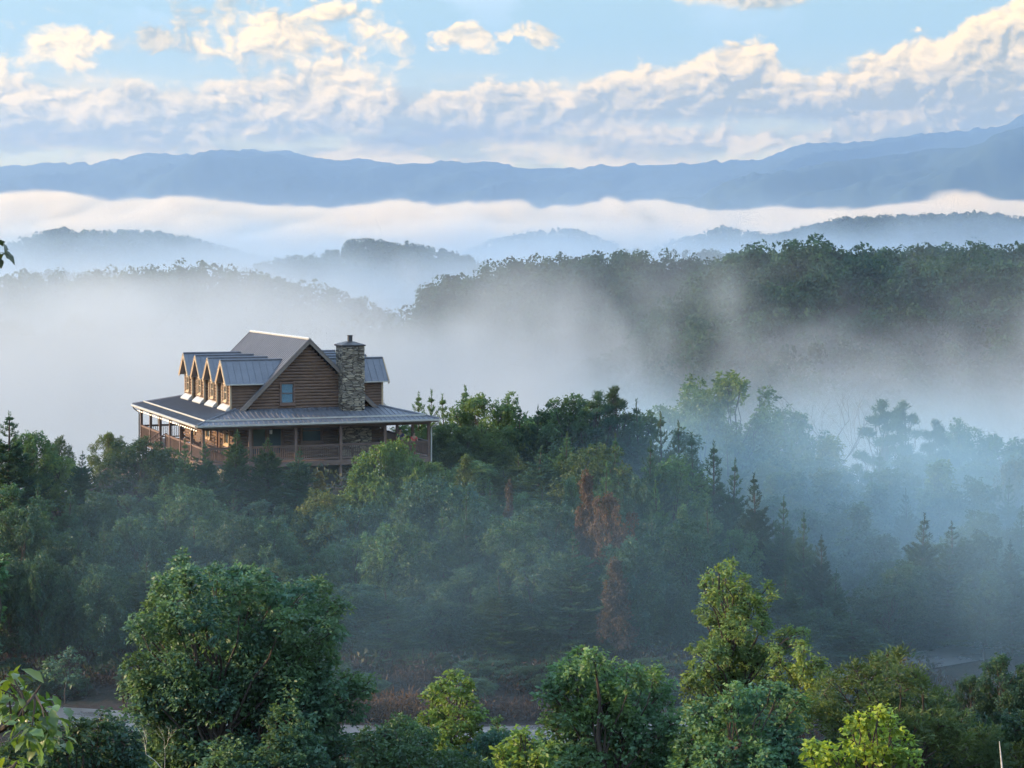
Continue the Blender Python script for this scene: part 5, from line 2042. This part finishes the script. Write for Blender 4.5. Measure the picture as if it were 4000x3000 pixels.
KEY = [
    # skyline in front of and beside the cabin, left to right
    ('p2', 18, 900, 117, 130, G_DARK, 'dark spiky pine at the left edge of the ridge line'),
    ('b1', 62, 932, 119, 110, G_MID, 'rounded green tree beside the spiky pine at the left edge'),
    ('b4', 125, 943, 126, 60, (0.050, 0.095, 0.055), 'small round tree against the fog, left of the yellowish bush'),
    ('b1', 120, 985, 119, 100, G_LIGHT, 'bright green bush on the ridge below the small round tree at the left'),
    ('p3', 172, 980, 117, 75, G_DARK, 'short dark pine between the bright bush and the pale tree'),
    ('b1', 235, 934, 134, 72, (0.090, 0.135, 0.055), 'pale yellow-green tree against the fog, left of the porch stairs'),
    ('b4', 303, 944, 117, 140, (0.032, 0.064, 0.036), 'dark rounded tree right below the foot of the porch stairs'),
    ('b2', 362, 965, 117, 60, (0.075, 0.12, 0.045), 'light-leaved tree under the left railing of the porch'),
    ('p1', 400, 958, 115, 95, G_DARK, 'dark pine under the left porch rail'),
    ('p4', 447, 962, 116, 90, G_PINE, 'dark pine before the sunlit log wall, below the cabin corner'),
    ('p2', 508, 932, 118, 64, (0.042, 0.085, 0.045), 'young pine whose pale leader crosses the left front railing'),
    ('p2', 577, 950, 118, 76, (0.038, 0.078, 0.042), 'second young pine leader before the front railing, with upturned side shoots'),
    ('p3', 640, 972, 117, 88, G_PINE, 'rounded dark pine before the front railing, middle bay'),
    ('b3', 690, 1016, 118, 44, G_GOLD, 'small golden-leaved tree below the deck, left of the bare deck support'),
    ('b1', 705, 1060, 112, 60, (0.09, 0.12, 0.045), 'olive-yellow bush on the slope below the small golden tree'),
    ('w1', 838, 962, 115, 165, (0.082, 0.150, 0.052), 'large bright green vine-draped tree hiding the right end of the deck'),
    ('w1', 932, 1004, 117, 84, (0.072, 0.135, 0.050), 'drooping green tree just right of the large vine-draped one'),
    ('b3', 768, 1010, 114, 80, (0.10, 0.17, 0.055), 'pale-leaved tree at the left shoulder of the vine-draped tree'),
    ('b3', 1008, 978, 119, 64, (0.075, 0.12, 0.045), 'light-tipped narrow tree right of the porch corner'),
    ('p2', 905, 858, 146, 60, (0.070, 0.135, 0.070), 'feathery pine tip over the right corner of the porch roof'),
    ('p1', 928, 855, 148, 60, (0.070, 0.13, 0.07), 'thin pine leader just right of the porch roof, against the fog'),
    ('p4', 965, 864, 147, 70, (0.075, 0.14, 0.07), 'pine with many upright shoots right of the cabin'),
    ('p2', 998, 848, 148, 60, (0.07, 0.13, 0.07), 'tallest slim pine spire behind the trees right of the cabin'),
    ('b2', 1038, 848, 145, 90, (0.08, 0.145, 0.072), 'full green crown at the top of the stand right of the cabin'),
    ('b4', 1075, 862, 146, 80, (0.075, 0.14, 0.07), 'broken-topped tree with gaps at the right end of the stand by the cabin'),
    ('p2', 1122, 886, 140, 56, G_PINE, 'first of two small pine spires in the dip of the ridge'),
    ('p1', 1160, 884, 140, 60, G_PINE, 'second small pine spire in the dip, nearer the big tiered pine'),
    ('b2', 1245, 850, 138, 110, (0.058, 0.115, 0.066), 'leafy tree leaning on the left of the big tiered pine'),
    ('t2', 1290, 840, 136, 90, G_PINE, 'dark pine with a forked spire beside the big tiered pine'),
    ('t1', 1328, 830, 137, 120, (0.030, 0.062, 0.038), 'big tiered pine with flat plates of needles on the ridge, centre of the picture'),
    ('p3', 1385, 878, 136, 90, G_PINE, 'pine on the right shoulder of the big tiered pine'),
    ('p1', 1432, 905, 133, 80, (0.050, 0.085, 0.040), 'olive pine where the ridge starts to fall to the right'),
    ('b3', 1268, 1008, 108, 100, G_RUST, 'rust-brown tree at the top of the reddish stand on the slope'),
    ('b2', 1318, 1062, 106, 120, G_RUST, 'rust-brown tree with ragged sprays, the largest of the reddish stand'),
    ('b3', 1330, 1200, 101, 110, (0.078, 0.060, 0.052), 'dull brown dying tree at the foot of the reddish stand'),
    ('b3', 1100, 1030, 113, 56, G_RUSTD, 'dark reddish tree on the slope right of the cabin, half hidden by green ones'),
    ('p3', 1125, 985, 124, 90, (0.06, 0.10, 0.05), 'soft green pine above the dark reddish tree'),
    ('b1', 1110, 1120, 106, 170, (0.050, 0.105, 0.055), 'broad blue-green tree in the middle of the slope'),
    ('b2', 1200, 1190, 104, 120, (0.045, 0.098, 0.055), 'blue-green tree in front of the dull brown dying tree'),
    ('b2', 870, 1130, 106, 110, (0.055, 0.105, 0.055), 'pale misty tree low on the slope under the vine-draped tree'),
    # the falling line of pines to the right
    ('p1', 1470, 925, 131, 84, (0.042, 0.075, 0.040), 'pine just below the olive one on the falling tree line'),
    ('p4', 1505, 950, 129, 80, G_PINE, 'dark pine midway down the upper part of the falling tree line'),
    ('p2', 1540, 968, 127, 70, G_PINE, 'slim dark pine below the bend of the falling tree line'),
    ('p1', 1580, 1002, 124, 84, G_DARK, 'pine with a pointed top left of the tallest spire of the falling line'),
    ('p2', 1636, 1035, 118, 80, (0.026, 0.052, 0.032), 'dark spire standing clear of the falling tree line'),
    ('p1', 1690, 1080, 116, 84, G_DARK, 'dark pine right below the clear-standing spire'),
    ('p4', 1735, 1120, 113, 84, G_DARK, 'dark pine with long outward branches on the lower falling line'),
    ('p2', 1775, 1165, 111, 80, (0.026, 0.052, 0.032), 'last dark spire at the foot of the falling tree line'),
    ('p3', 1800, 1235, 108, 84, G_DARK, 'low dark pine at the bottom end of the falling line'),
    # misty stand at the right
    ('b2', 1568, 800, 172, 150, (0.085, 0.14, 0.062), 'tall airy pale green tree rising out of the mist'),
    ('b4', 1500, 850, 170, 110, (0.075, 0.125, 0.06), 'lower pale tree at the left foot of the tall airy tree'),
    ('b1', 1700, 880, 182, 110, (0.075, 0.12, 0.06), 'misty round tree between the two leafless ones'),
    ('b3', 1640, 905, 176, 80, (0.07, 0.115, 0.058), 'faint tree in the mist below the short leafless tree'),
    ('b3', 1790, 935, 168, 90, (0.12, 0.15, 0.05), 'yellowish tree top below the forked leafless tree'),
    ('t2', 1908, 858, 190, 84, (0.045, 0.08, 0.05), 'pale misty fir-like spire, left one of the twin tops'),
    ('t1', 1952, 862, 194, 84, (0.050, 0.085, 0.055), 'pale misty fir-like spire, right one of the twin tops'),
    ('t1', 2020, 902, 168, 130, (0.026, 0.050, 0.034), 'darkest tiered pine in the mist at the right'),
    ('b4', 2080, 912, 186, 100, (0.07, 0.115, 0.06), 'pale round tree right of the darkest tiered pine'),
    ('b4', 2150, 934, 172, 110, (0.06, 0.105, 0.058), 'lacy tree with gaps close to the right edge'),
    ('b2', 2208, 945, 165, 80, (0.055, 0.10, 0.055), 'leafy tree cut by the right edge, beside the lacy one'),
    ('b1', 2190, 990, 150, 120, (0.075, 0.085, 0.040), 'brownish olive tree under the lacy one at the right edge'),
    ('b3', 2028, 985, 146, 80, (0.085, 0.145, 0.065), 'light green pointed tree in front of the darkest tiered pine'),
    ('b3', 1858, 1080, 132, 76, (0.070, 0.125, 0.075), 'ghostly pale cone-shaped tree in the misty hollow'),
    ('b2', 1930, 1010, 150, 110, (0.055, 0.10, 0.058), 'hazy tree below the twin spires'),
    ('b1', 1690, 1015, 152, 110, (0.06, 0.105, 0.055), 'hazy tree behind the falling line of pines'),
    ('b2', 1770, 1010, 150, 90, (0.08, 0.11, 0.052), 'hazy olive tree below the yellowish top'),
    ('p3', 1985, 1120, 113, 130, (0.036, 0.066, 0.040), 'wide dark pine with ragged top right of the hollow'),
    ('p1', 2060, 1135, 111, 120, (0.034, 0.066, 0.038), 'bushy pine in the dark stand at the right'),
    ('p2', 2185, 1175, 108, 76, (0.028, 0.055, 0.036), 'narrow dark spire close to the right edge'),
    ('b1', 2125, 1150, 112, 120, (0.036, 0.068, 0.040), 'dark rounded tree between the bushy pine and the narrow spire at the right'),
]
for k in KEY:
    kind, u, v, d_, wp, colr, lab = k
    plant(kind, u, v, d_, wp, colr, lab)

# leafless trees standing out of the mist
for (u, v, dist, sd_, fk, lab) in ((1818, 842, 175, 31, 0.32, 'forked leafless tree standing against the fog'), (1668, 856, 178, 32, 0.5, 'shorter leafless tree left of the forked one'),
                                  (1935, 836, 196, 33, 0.6, 'thin bare snag rising between the twin spires'), (2146, 985, 168, 34, 0.45, 'small dark snag beneath the lacy tree at the right')):
    p = px(u, v, dist)
    g = gz(p.x, dist)
    me_ = bare_mesh('bare', p.z-g, sd_, fk, M_DEAD, 0.15, 0.62)
    place('bare_tree', None, me_, (p.x, dist, g), 1, 1, sd_*0.7, (1, 1, 1), lab)


# ---- rows that fill the slope: (u0, u1, step, distance, profile of tips, kinds, colours, label, group)
def tops(pts, u):
    return float(np.interp(u, [p[0] for p in pts], [p[1] for p in pts]))


SKY_L = [(-60, 960), (40, 985), (150, 1015), (230, 1005), (300, 990), (480, 1000), (600, 1010), (720, 1075), (780, 1020), (880, 1010), (980, 990), (1100, 960), (1200, 930), (1300, 910), (1400, 935), (1500, 985), (1600, 1060), (1700, 1130), (1800, 1240), (1850, 1330)]
ROWS = [
    (-60, 480, 62, 112.5, SKY_L, 45, ('p3', 'b1', 'p1', 'b2'), (G_DARK, G_MID, G_PINE), 'dark tree of the upper row on the slope, left of the cabin front', 'upper row of trees left of the cabin front'),
    (480, 1000, 60, 112.5, SKY_L, 40, ('p1', 'b2', 'p4', 'b1'), (G_DARK, G_MID, G_BLUE), 'green tree of the row on the slope right below the cabin porch', 'row of trees below the cabin porch'),
    (1000, 1480, 58, 122, SKY_L, 18, ('p3', 'p1', 'b1', 'b2'), (G_MID, G_BLUE, (0.055, 0.095, 0.045)), 'green tree of the stand between the cabin and the falling tree line', 'stand on the ridge right of the cabin'),
    (1040, 1620, 60, 116, SKY_L, 80, ('p1', 'b2', 'p3', 'b3'), (G_MID, G_BLUE, (0.055, 0.095, 0.045)), 'green tree around the upper part of the rust-brown stand', 'trees around the rust-brown stand'),
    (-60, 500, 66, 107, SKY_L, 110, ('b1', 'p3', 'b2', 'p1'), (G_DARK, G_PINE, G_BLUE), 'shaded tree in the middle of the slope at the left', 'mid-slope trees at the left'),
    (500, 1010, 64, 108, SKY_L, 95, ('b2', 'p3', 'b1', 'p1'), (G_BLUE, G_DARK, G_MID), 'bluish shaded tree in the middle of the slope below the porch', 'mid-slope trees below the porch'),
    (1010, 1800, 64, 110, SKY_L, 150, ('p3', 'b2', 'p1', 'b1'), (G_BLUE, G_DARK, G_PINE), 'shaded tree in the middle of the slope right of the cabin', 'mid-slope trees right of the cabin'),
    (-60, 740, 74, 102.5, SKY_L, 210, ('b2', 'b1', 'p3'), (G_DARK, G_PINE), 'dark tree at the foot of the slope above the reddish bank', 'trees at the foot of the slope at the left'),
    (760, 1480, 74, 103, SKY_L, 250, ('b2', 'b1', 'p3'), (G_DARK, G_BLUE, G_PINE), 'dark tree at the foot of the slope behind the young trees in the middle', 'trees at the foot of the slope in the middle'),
    (1500, 1850, 66, 107, [(1500, 1230), (1600, 1220), (1700, 1260), (1850, 1330)], 0, ('p3', 'b1', 'p1'), (G_DARK, G_BLUE), 'dark tree at the foot of the falling line behind the tiered pale green tree', 'trees at the foot of the falling line'),
    (1480, 2480, 74, 160, [(1480, 960), (1600, 960), (1750, 975), (1900, 980), (2050, 985), (2230, 1010)], 0, ('b1', 'b2', 'b4', 'p3'), ((0.055, 0.10, 0.056), (0.065, 0.105, 0.055), (0.05, 0.085, 0.05)), 'hazy tree of the middle row in the misty stand at the right', 'middle row of the misty stand'),
    (1640, 2480, 70, 142, [(1640, 1060), (1800, 1075), (1900, 1050), (2050, 1040), (2230, 1060)], 0, ('b2', 'b1', 'b3', 'p3'), ((0.05, 0.092, 0.055), (0.045, 0.085, 0.055), (0.06, 0.09, 0.05)), 'blue-hazed tree of the front row in the misty stand', 'front row of the misty stand'),
    (1700, 2240, 70, 128, [(1700, 1170), (1850, 1190), (1950, 1130), (2240, 1110)], 0, ('b1', 'b2', 'p3'), ((0.045, 0.085, 0.052), (0.04, 0.078, 0.048)), 'dim tree low in the misty hollow', 'trees low in the misty hollow'),
    (1840, 2500, 72, 109, [(1840, 1330), (1900, 1240), (2000, 1190), (2150, 1200), (2260, 1210)], 0, ('b1', 'p3', 'b2'), (G_DARK, G_PINE), 'dark tree in the shaded stand low at the right', 'shaded stand low at the right'),
    (1830, 2500, 76, 117, [(1840, 1300), (1900, 1200), (2000, 1150), (2150, 1160), (2260, 1160)], 0, ('p1', 'b1', 'p3'), (G_DARK, G_BLUE), 'dark tree in the back of the shaded stand at the right', 'back of the shaded stand at the right'),
    (860, 1130, 50, 140, [(860, 900), (930, 890), (1000, 885), (1130, 900)], 0, ('b1', 'p1', 'b2'), ((0.075, 0.14, 0.07), (0.08, 0.14, 0.068)), 'green tree behind the right corner of the porch', 'trees behind the right corner of the porch'),
    (1130, 1420, 56, 141, [(1130, 905), (1250, 885), (1330, 870), (1420, 905)], 0, ('b1', 'p1', 'b2'), ((0.045, 0.088, 0.048), G_MID), 'green tree filling in behind the big tiered pine', 'trees behind the big tiered pine'),
    (-80, 1200, 90, 66, [(-80, 1590), (260, 1590), (480, 1600), (860, 1616), (1200, 1610)], 0, ('b1', 'b2'), (G_DARK, G_BLUE), 'low dark tree top along the bottom edge below the road', 'tree tops along the bottom edge'),
    (1180, 2300, 90, 63, [(1180, 1620), (1700, 1600), (2100, 1540), (2300, 1500)], 0, ('b1', 'p3', 'b2'), (G_DARK, G_OLIVE), 'dark tree behind the broad crowns at the bottom right', 'trees behind the broad crowns at the bottom right'),
    (1990, 2480, 60, 88, [(1990, 1500), (2080, 1440), (2180, 1420), (2300, 1400)], 0, ('b1', 'p3', 'b2'), (G_DARK, G_PINE), 'dark tree behind the domed olive pine near the right edge', 'trees behind the domed olive pine'),
    (1400, 1800, 70, 98, [(1400, 1450), (1600, 1400), (1800, 1470)], 0, ('b1', 'p3'), (G_DARK, G_BLUE), 'dark tree beyond the road behind the yellow-green crowns', 'trees beyond the road behind the yellow-green crowns'),
    (620, 800, 60, 98, [(620, 1430), (800, 1470)], 0, ('b1', 'b2'), (G_DARK,), 'dark bushy tree on the bank right of the twin-peaked tree', 'bushy trees on the bank'),
    (1010, 1200, 66, 97.5, [(1010, 1490), (1200, 1470)], 0, ('b1', 'b2'), (G_DARK,), 'low dark bush on the bank left of the broad tufted tree', 'bushes on the bank'),
    (-60, 1480, 64, 100, [(-60, 1452), (240, 1462), (700, 1470), (860, 1500), (1000, 1490), (1480, 1470)], 0, ('b1', 'b3', 'b2'), (G_DARK, G_PINE), 'low dark bush at the top of the reddish bank', 'bushes along the top of the bank'),
    (830, 920, 50, 64, [(830, 1520), (920, 1540)], 0, ('b1',), (G_MID,), 'small green tree between the twin-peaked tree and the fresh green one', 'small trees right of the twin-peaked tree'),
    (1040, 1180, 60, 62, [(1040, 1590), (1180, 1560)], 0, ('b1', 'b2'), (G_MID, G_BLUE), 'green crown between the slender sapling and the broad tufted tree', 'crowns left of the broad tufted tree'),
]
rr = random.Random(77)
NEARFILL = []
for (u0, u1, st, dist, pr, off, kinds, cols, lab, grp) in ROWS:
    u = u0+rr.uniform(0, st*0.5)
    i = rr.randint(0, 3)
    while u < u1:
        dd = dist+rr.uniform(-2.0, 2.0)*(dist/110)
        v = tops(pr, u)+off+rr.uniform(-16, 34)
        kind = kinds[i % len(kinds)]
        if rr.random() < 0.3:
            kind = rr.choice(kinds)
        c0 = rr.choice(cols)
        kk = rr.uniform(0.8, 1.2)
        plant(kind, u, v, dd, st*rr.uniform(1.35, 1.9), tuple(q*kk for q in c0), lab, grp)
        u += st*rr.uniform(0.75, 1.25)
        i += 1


# ------------------------------------------------------------------ far woods, brush, near branches
def canopy(label, color, y0, y1, n, nq, rad, qs, zmin, seed, spread=0.31, x0=None, x1=None):
    hk = 1.0 if y1 < 1200 else 0.62
    rs = np.random.RandomState(seed)
    y = y0+(y1-y0)*rs.rand(n)
    x = (rs.rand(n)*2-1)*spread*y
    if x0 is not None:
        k = (x/y > x0) & (x/y < x1)
        x, y = x[k], y[k]
    z = height(x, y)
    k = z > zmin
    x, y, z = x[k], y[k], z[k]
    n = len(x)
    R_ = rad*(0.65+0.7*rs.rand(n))
    H_ = (8.5+6*rs.rand(n)+R_*0.4)*hk
    # each crown is five sub-lobes of leaf clumps
    nl = 5
    la = rs.rand(n, nl)*2*PI
    lr = 0.52*R_[:, None]*np.sqrt(rs.rand(n, nl))
    lz = (0.30+0.66*rs.rand(n, nl))
    lx = lr*np.cos(la)
    ly = lr*np.sin(la)
    per = nq//nl
    v = rs.normal(size=(n, nl, per, 3))
    v /= np.linalg.norm(v, axis=-1, keepdims=True)
    v[..., 2] = np.abs(v[..., 2])*0.95-0.12
    r = (R_[:, None, None]*0.60)*(0.75+0.4*rs.rand(n, nl, per))
    P = np.empty((n, nl, per, 3))
    P[..., 0] = x[:, None, None]+lx[:, :, None]+v[..., 0]*r
    P[..., 1] = y[:, None, None]+ly[:, :, None]+v[..., 1]*r
    P[..., 2] = z[:, None, None]+(H_[:, None]*lz)[:, :, None]-R_[:, None, None]*0.35+v[..., 2]*r*1.15
    P = P.reshape(-1, 3)
    N_ = v.reshape(-1, 3)+rs.normal(size=(len(P), 3))*0.45
    N_ /= np.linalg.norm(N_, axis=1, keepdims=True)
    T_ = np.cross(N_, rs.normal(size=(len(P), 3)))
    T_ /= np.linalg.norm(T_, axis=1, keepdims=True)
    B_ = np.cross(N_, T_)
    s = (qs*(0.6+0.8*rs.rand(len(P))))[:, None]
    V_ = np.stack([P-T_*s, P-B_*s*0.7, P+T_*s, P+B_*s*0.7], 1).reshape(-1, 3)
    F_ = np.arange(len(V_)).reshape(-1, 4)
    o = link(bpy.data.objects.new('forest', np_mesh('forest', V_, F_, M_CANOPY)))
    o.color = color+(1.0,)
    tag(o, label, 'forest', kind='stuff')


canopy('dark woods on the front spur of the hill at the right', (0.025, 0.064, 0.048), 520, 690, 3000, 170, 4.8, 0.58, -75, 1, x0=0.03, x1=0.33)
canopy('dark woods on the long hill behind the valley fog', (0.021, 0.055, 0.045), 730, 900, 5200, 120, 4.9, 0.70, -60, 2, x0=-0.045, x1=0.33)
canopy('woods on the low ridge sunk in fog at the left', (0.034, 0.064, 0.038), 880, 1110, 4200, 80, 4.6, 0.85, -62, 3, x0=-0.33, x1=0.0)
canopy('bluish woods of the far left hills in the drifting mist', (0.030, 0.056, 0.040), 1850, 2240, 8500, 36, 4.4, 1.35, -45, 4, x0=-0.33, x1=0.02)
canopy('woods of the small dark knob in the fog near the middle', (0.026, 0.050, 0.034), 1520, 1730, 3600, 50, 4.2, 1.1, -40, 5, x0=-0.15, x1=0.04)
canopy('woods of the low hump in the mist at the far left', (0.030, 0.056, 0.038), 1380, 1520, 2600, 50, 4.2, 1.0, -55, 6, x0=-0.33, x1=-0.14)
canopy('faint woods far off in the middle of the fog', (0.030, 0.054, 0.040), 2600, 2930, 5200, 28, 4.8, 1.6, -20, 7, x0=-0.06, x1=0.16)
canopy('blue woods on the long far hill at the right', (0.026, 0.048, 0.034), 2200, 2540, 9500, 38, 4.6, 1.4, -45, 8, x0=0.05, x1=0.33)
canopy('woods of the small hill peeping behind the dark spur', (0.026, 0.050, 0.034), 1360, 1470, 1500, 50, 4.2, 1.0, -40, 9, x0=0.05, x1=0.13)


def brush():
    """dry reddish brush and weeds on the bank and under the trees"""
    rs = np.random.RandomState(55)
    def layer(n, xr, yr, colr, lab, hgt, cl=26, mat=None, width=0.05):
        x = xr[0]+(xr[1]-xr[0])*rs.rand(n)
        y = yr[0]+(yr[1]-yr[0])*rs.rand(n)
        rc = np.interp(x, _rx, _ry)
        dd = y-rc
        k = np.abs(dd) > 2.3
        # patches
        k &= (fbm(x/5.0, y/3.0+9, 2) > -0.12)
        x, y = x[k], y[k]
        z = height(x, y)
        n = len(x)
        h = hgt*(0.5+rs.rand(n))
        base = np.stack([x, y, z], 1)
        base = np.repeat(base, cl, 0)+rs.normal(size=(n*cl, 3))*np.array([0.28, 0.28, 0.0])
        base[:, 2] += np.repeat(h, cl)*rs.rand(n*cl)
        dv = rs.normal(size=(n*cl, 3))*np.array([0.7, 0.7, 0.45])+np.array([0, 0, 0.75])
        ln = 0.20+0.22*rs.rand(n*cl)
        V_, F_ = leaf_quads(base, dv, ln, ln*0.0+width, rs, 0.1)
        o = link(bpy.data.objects.new('undergrowth', np_mesh('undergrowth', V_, F_, M_LEAF)))
        o.color = colr+(1.0,)
        tag(o, lab, 'undergrowth', kind='stuff')
    layer(5200, (-34, 34), (91, 104), (0.036, 0.023, 0.025), 'dry reddish-brown brush on the bank above the road', 0.7, 22)
    layer(500, (-14, -2), (92, 97), (0.085, 0.052, 0.040), 'tawny dry brush beside the road', 0.9, 26)
    layer(1100, (-34, 30), (78, 88), (0.050, 0.056, 0.034), 'weeds along the near edge of the road', 0.25, 16)
    layer(4600, (-46, 48), (99, 150), (0.034, 0.050, 0.034), 'low dark undergrowth beneath the trees on the slope', 0.9, 18, width=0.16)
    layer(1500, (20, 70), (150, 200), (0.045, 0.070, 0.042), 'undergrowth beneath the misty stand at the right', 1.2, 16, width=0.22)


brush()


def near_leaf_mesh(n_seg=6):
    """one obovate chestnut-oak leaf, tip along +Y, drooping, with a midrib fold"""
    prof_ = [0.0, 0.20, 0.36, 0.47, 0.50, 0.36, 0.0]
    m = []
    for i, w_ in enumerate(prof_):
        t_ = i/(len(prof_)-1)
        wv = w_*(1+0.14*(-1)**i*(0 < i < 6))
        droop = -0.30*t_*t_
        m.append((-wv*0.5, t_, droop+abs(wv)*0.16))
        m.append((0, t_, droop))
        m.append((wv*0.5, t_, droop+abs(wv)*0.16))
    f = []
    for i in range(len(prof_)-1):
        a = i*3
        f += [(a, a+1, a+4, a+3), (a+1, a+2, a+5, a+4)]
    return np.array(m), np.array(f)


M_NEARLEAF = m_leaf('near_leaf', 3.0, 0.6, 0.32)


def leafy_branch(name, dist, spine, clusters, color, label, seed, size=0.085):
    """spine: pixel path of the branch; clusters: (u, v, count, size factor)"""
    rs = np.random.RandomState(seed)
    rnd = random.Random(seed)
    t = empty(name, (0, 0, 0))
    tag(t, label, 'branch')
    m = MB()
    pts = [px(u, v, dist+dz_) for (u, v, dz_) in spine]
    m.tube(pts, [0.016*(1-0.75*i/(len(pts)-1)) for i in range(len(pts))], 6)
    LV, LF = near_leaf_mesh()
    VV, FF = [], []
    off = 0
    for (u, v, n, s_) in clusters:
        c_ = px(u, v, dist+rnd.uniform(-0.35, 0.35))
        near = min(pts, key=lambda q: (q-c_).length)
        p_, r_ = limb(near, c_, 0.007, 0.003, 4, 0.05, rnd)
        m.tube(p_, r_, 4)
        for k in range(n):
            az_ = rnd.uniform(0, 2*PI)
            el_ = rnd.uniform(-1.15, 0.25)
            d_ = Vector((math.cos(az_)*math.cos(el_), math.sin(az_)*math.cos(el_), math.sin(el_)))
            up = Vector((rnd.gauss(0, 0.35), rnd.gauss(0, 0.35), 1)).normalized()
            x_ = d_.cross(up).normalized()
            z_ = x_.cross(d_)
            L_ = size*s_*rnd.uniform(0.7, 1.2)
            o_ = c_+Vector((rnd.gauss(0, 1), rnd.gauss(0, 1), rnd.gauss(0, 1)))*0.035*s_
            M_ = np.array([tuple(x_), tuple(d_), tuple(z_)])*L_
            VV.append(LV@M_+np.array(tuple(o_+d_*0.02)))
            FF.append(LF+off)
            off += len(LV)
    m.build('stem', M_BARK, t)
    o = link(bpy.data.objects.new('leaves', np_mesh('leaves', np.concatenate(VV), np.concatenate(FF), M_NEARLEAF, False)), t)
    o.color = color+(1.0,)
    return t


leafy_branch('leafy_branch', 9.5, [(-60, 1600, 0.2), (-10, 1585, 0.1), (25, 1560, 0), (55, 1525, -0.1), (75, 1500, -0.2), (88, 1480, -0.2)],
             [(8, 1450, 6, 1.1), (25, 1455, 4, 1.0), (2, 1490, 7, 1.2), (20, 1500, 5, 1.0), (-12, 1520, 9, 1.3), (5, 1540, 5, 1.2), (60, 1512, 12, 0.9), (75, 1505, 15, 0.95), (85, 1520, 15, 0.95), (62, 1530, 13, 0.9), (95, 1550, 13, 1.0), (75, 1560, 13, 1.0), (15, 1475, 9, 1.1), (30, 1530, 9, 1.0),
              (50, 1565, 9, 0.8), (110, 1565, 10, 1.0), (90, 1585, 10, 1.1), (65, 1590, 9, 1.0), (105, 1590, 8, 0.9), (30, 1575, 7, 0.8), (40, 1548, 8, 0.8)],
             (0.085, 0.150, 0.035), 'near leafy branch with sunlit yellow-green tips reaching in from the lower left', 61)
leafy_branch('leafy_branch', 9.0, [(-20, 1690, 0), (15, 1668, 0), (30, 1655, 0), (36, 1645, 0)],
             [(30, 1650, 7, 0.95), (40, 1652, 5, 0.9), (20, 1662, 5, 0.9), (48, 1668, 5, 0.9)],
             (0.130, 0.210, 0.035), 'bright leaf rosette at the very bottom left, below the near leafy branch', 62)
leafy_branch('leafy_branch', 8.0, [(-60, 515, 0), (-25, 525, 0), (-8, 533, 0)],
             [(-4, 532, 5, 0.7), (-10, 540, 6, 0.8), (-20, 530, 5, 0.8)],
             (0.020, 0.035, 0.015), 'dark dangling leaf tips at the left edge, in front of the far hills', 63)
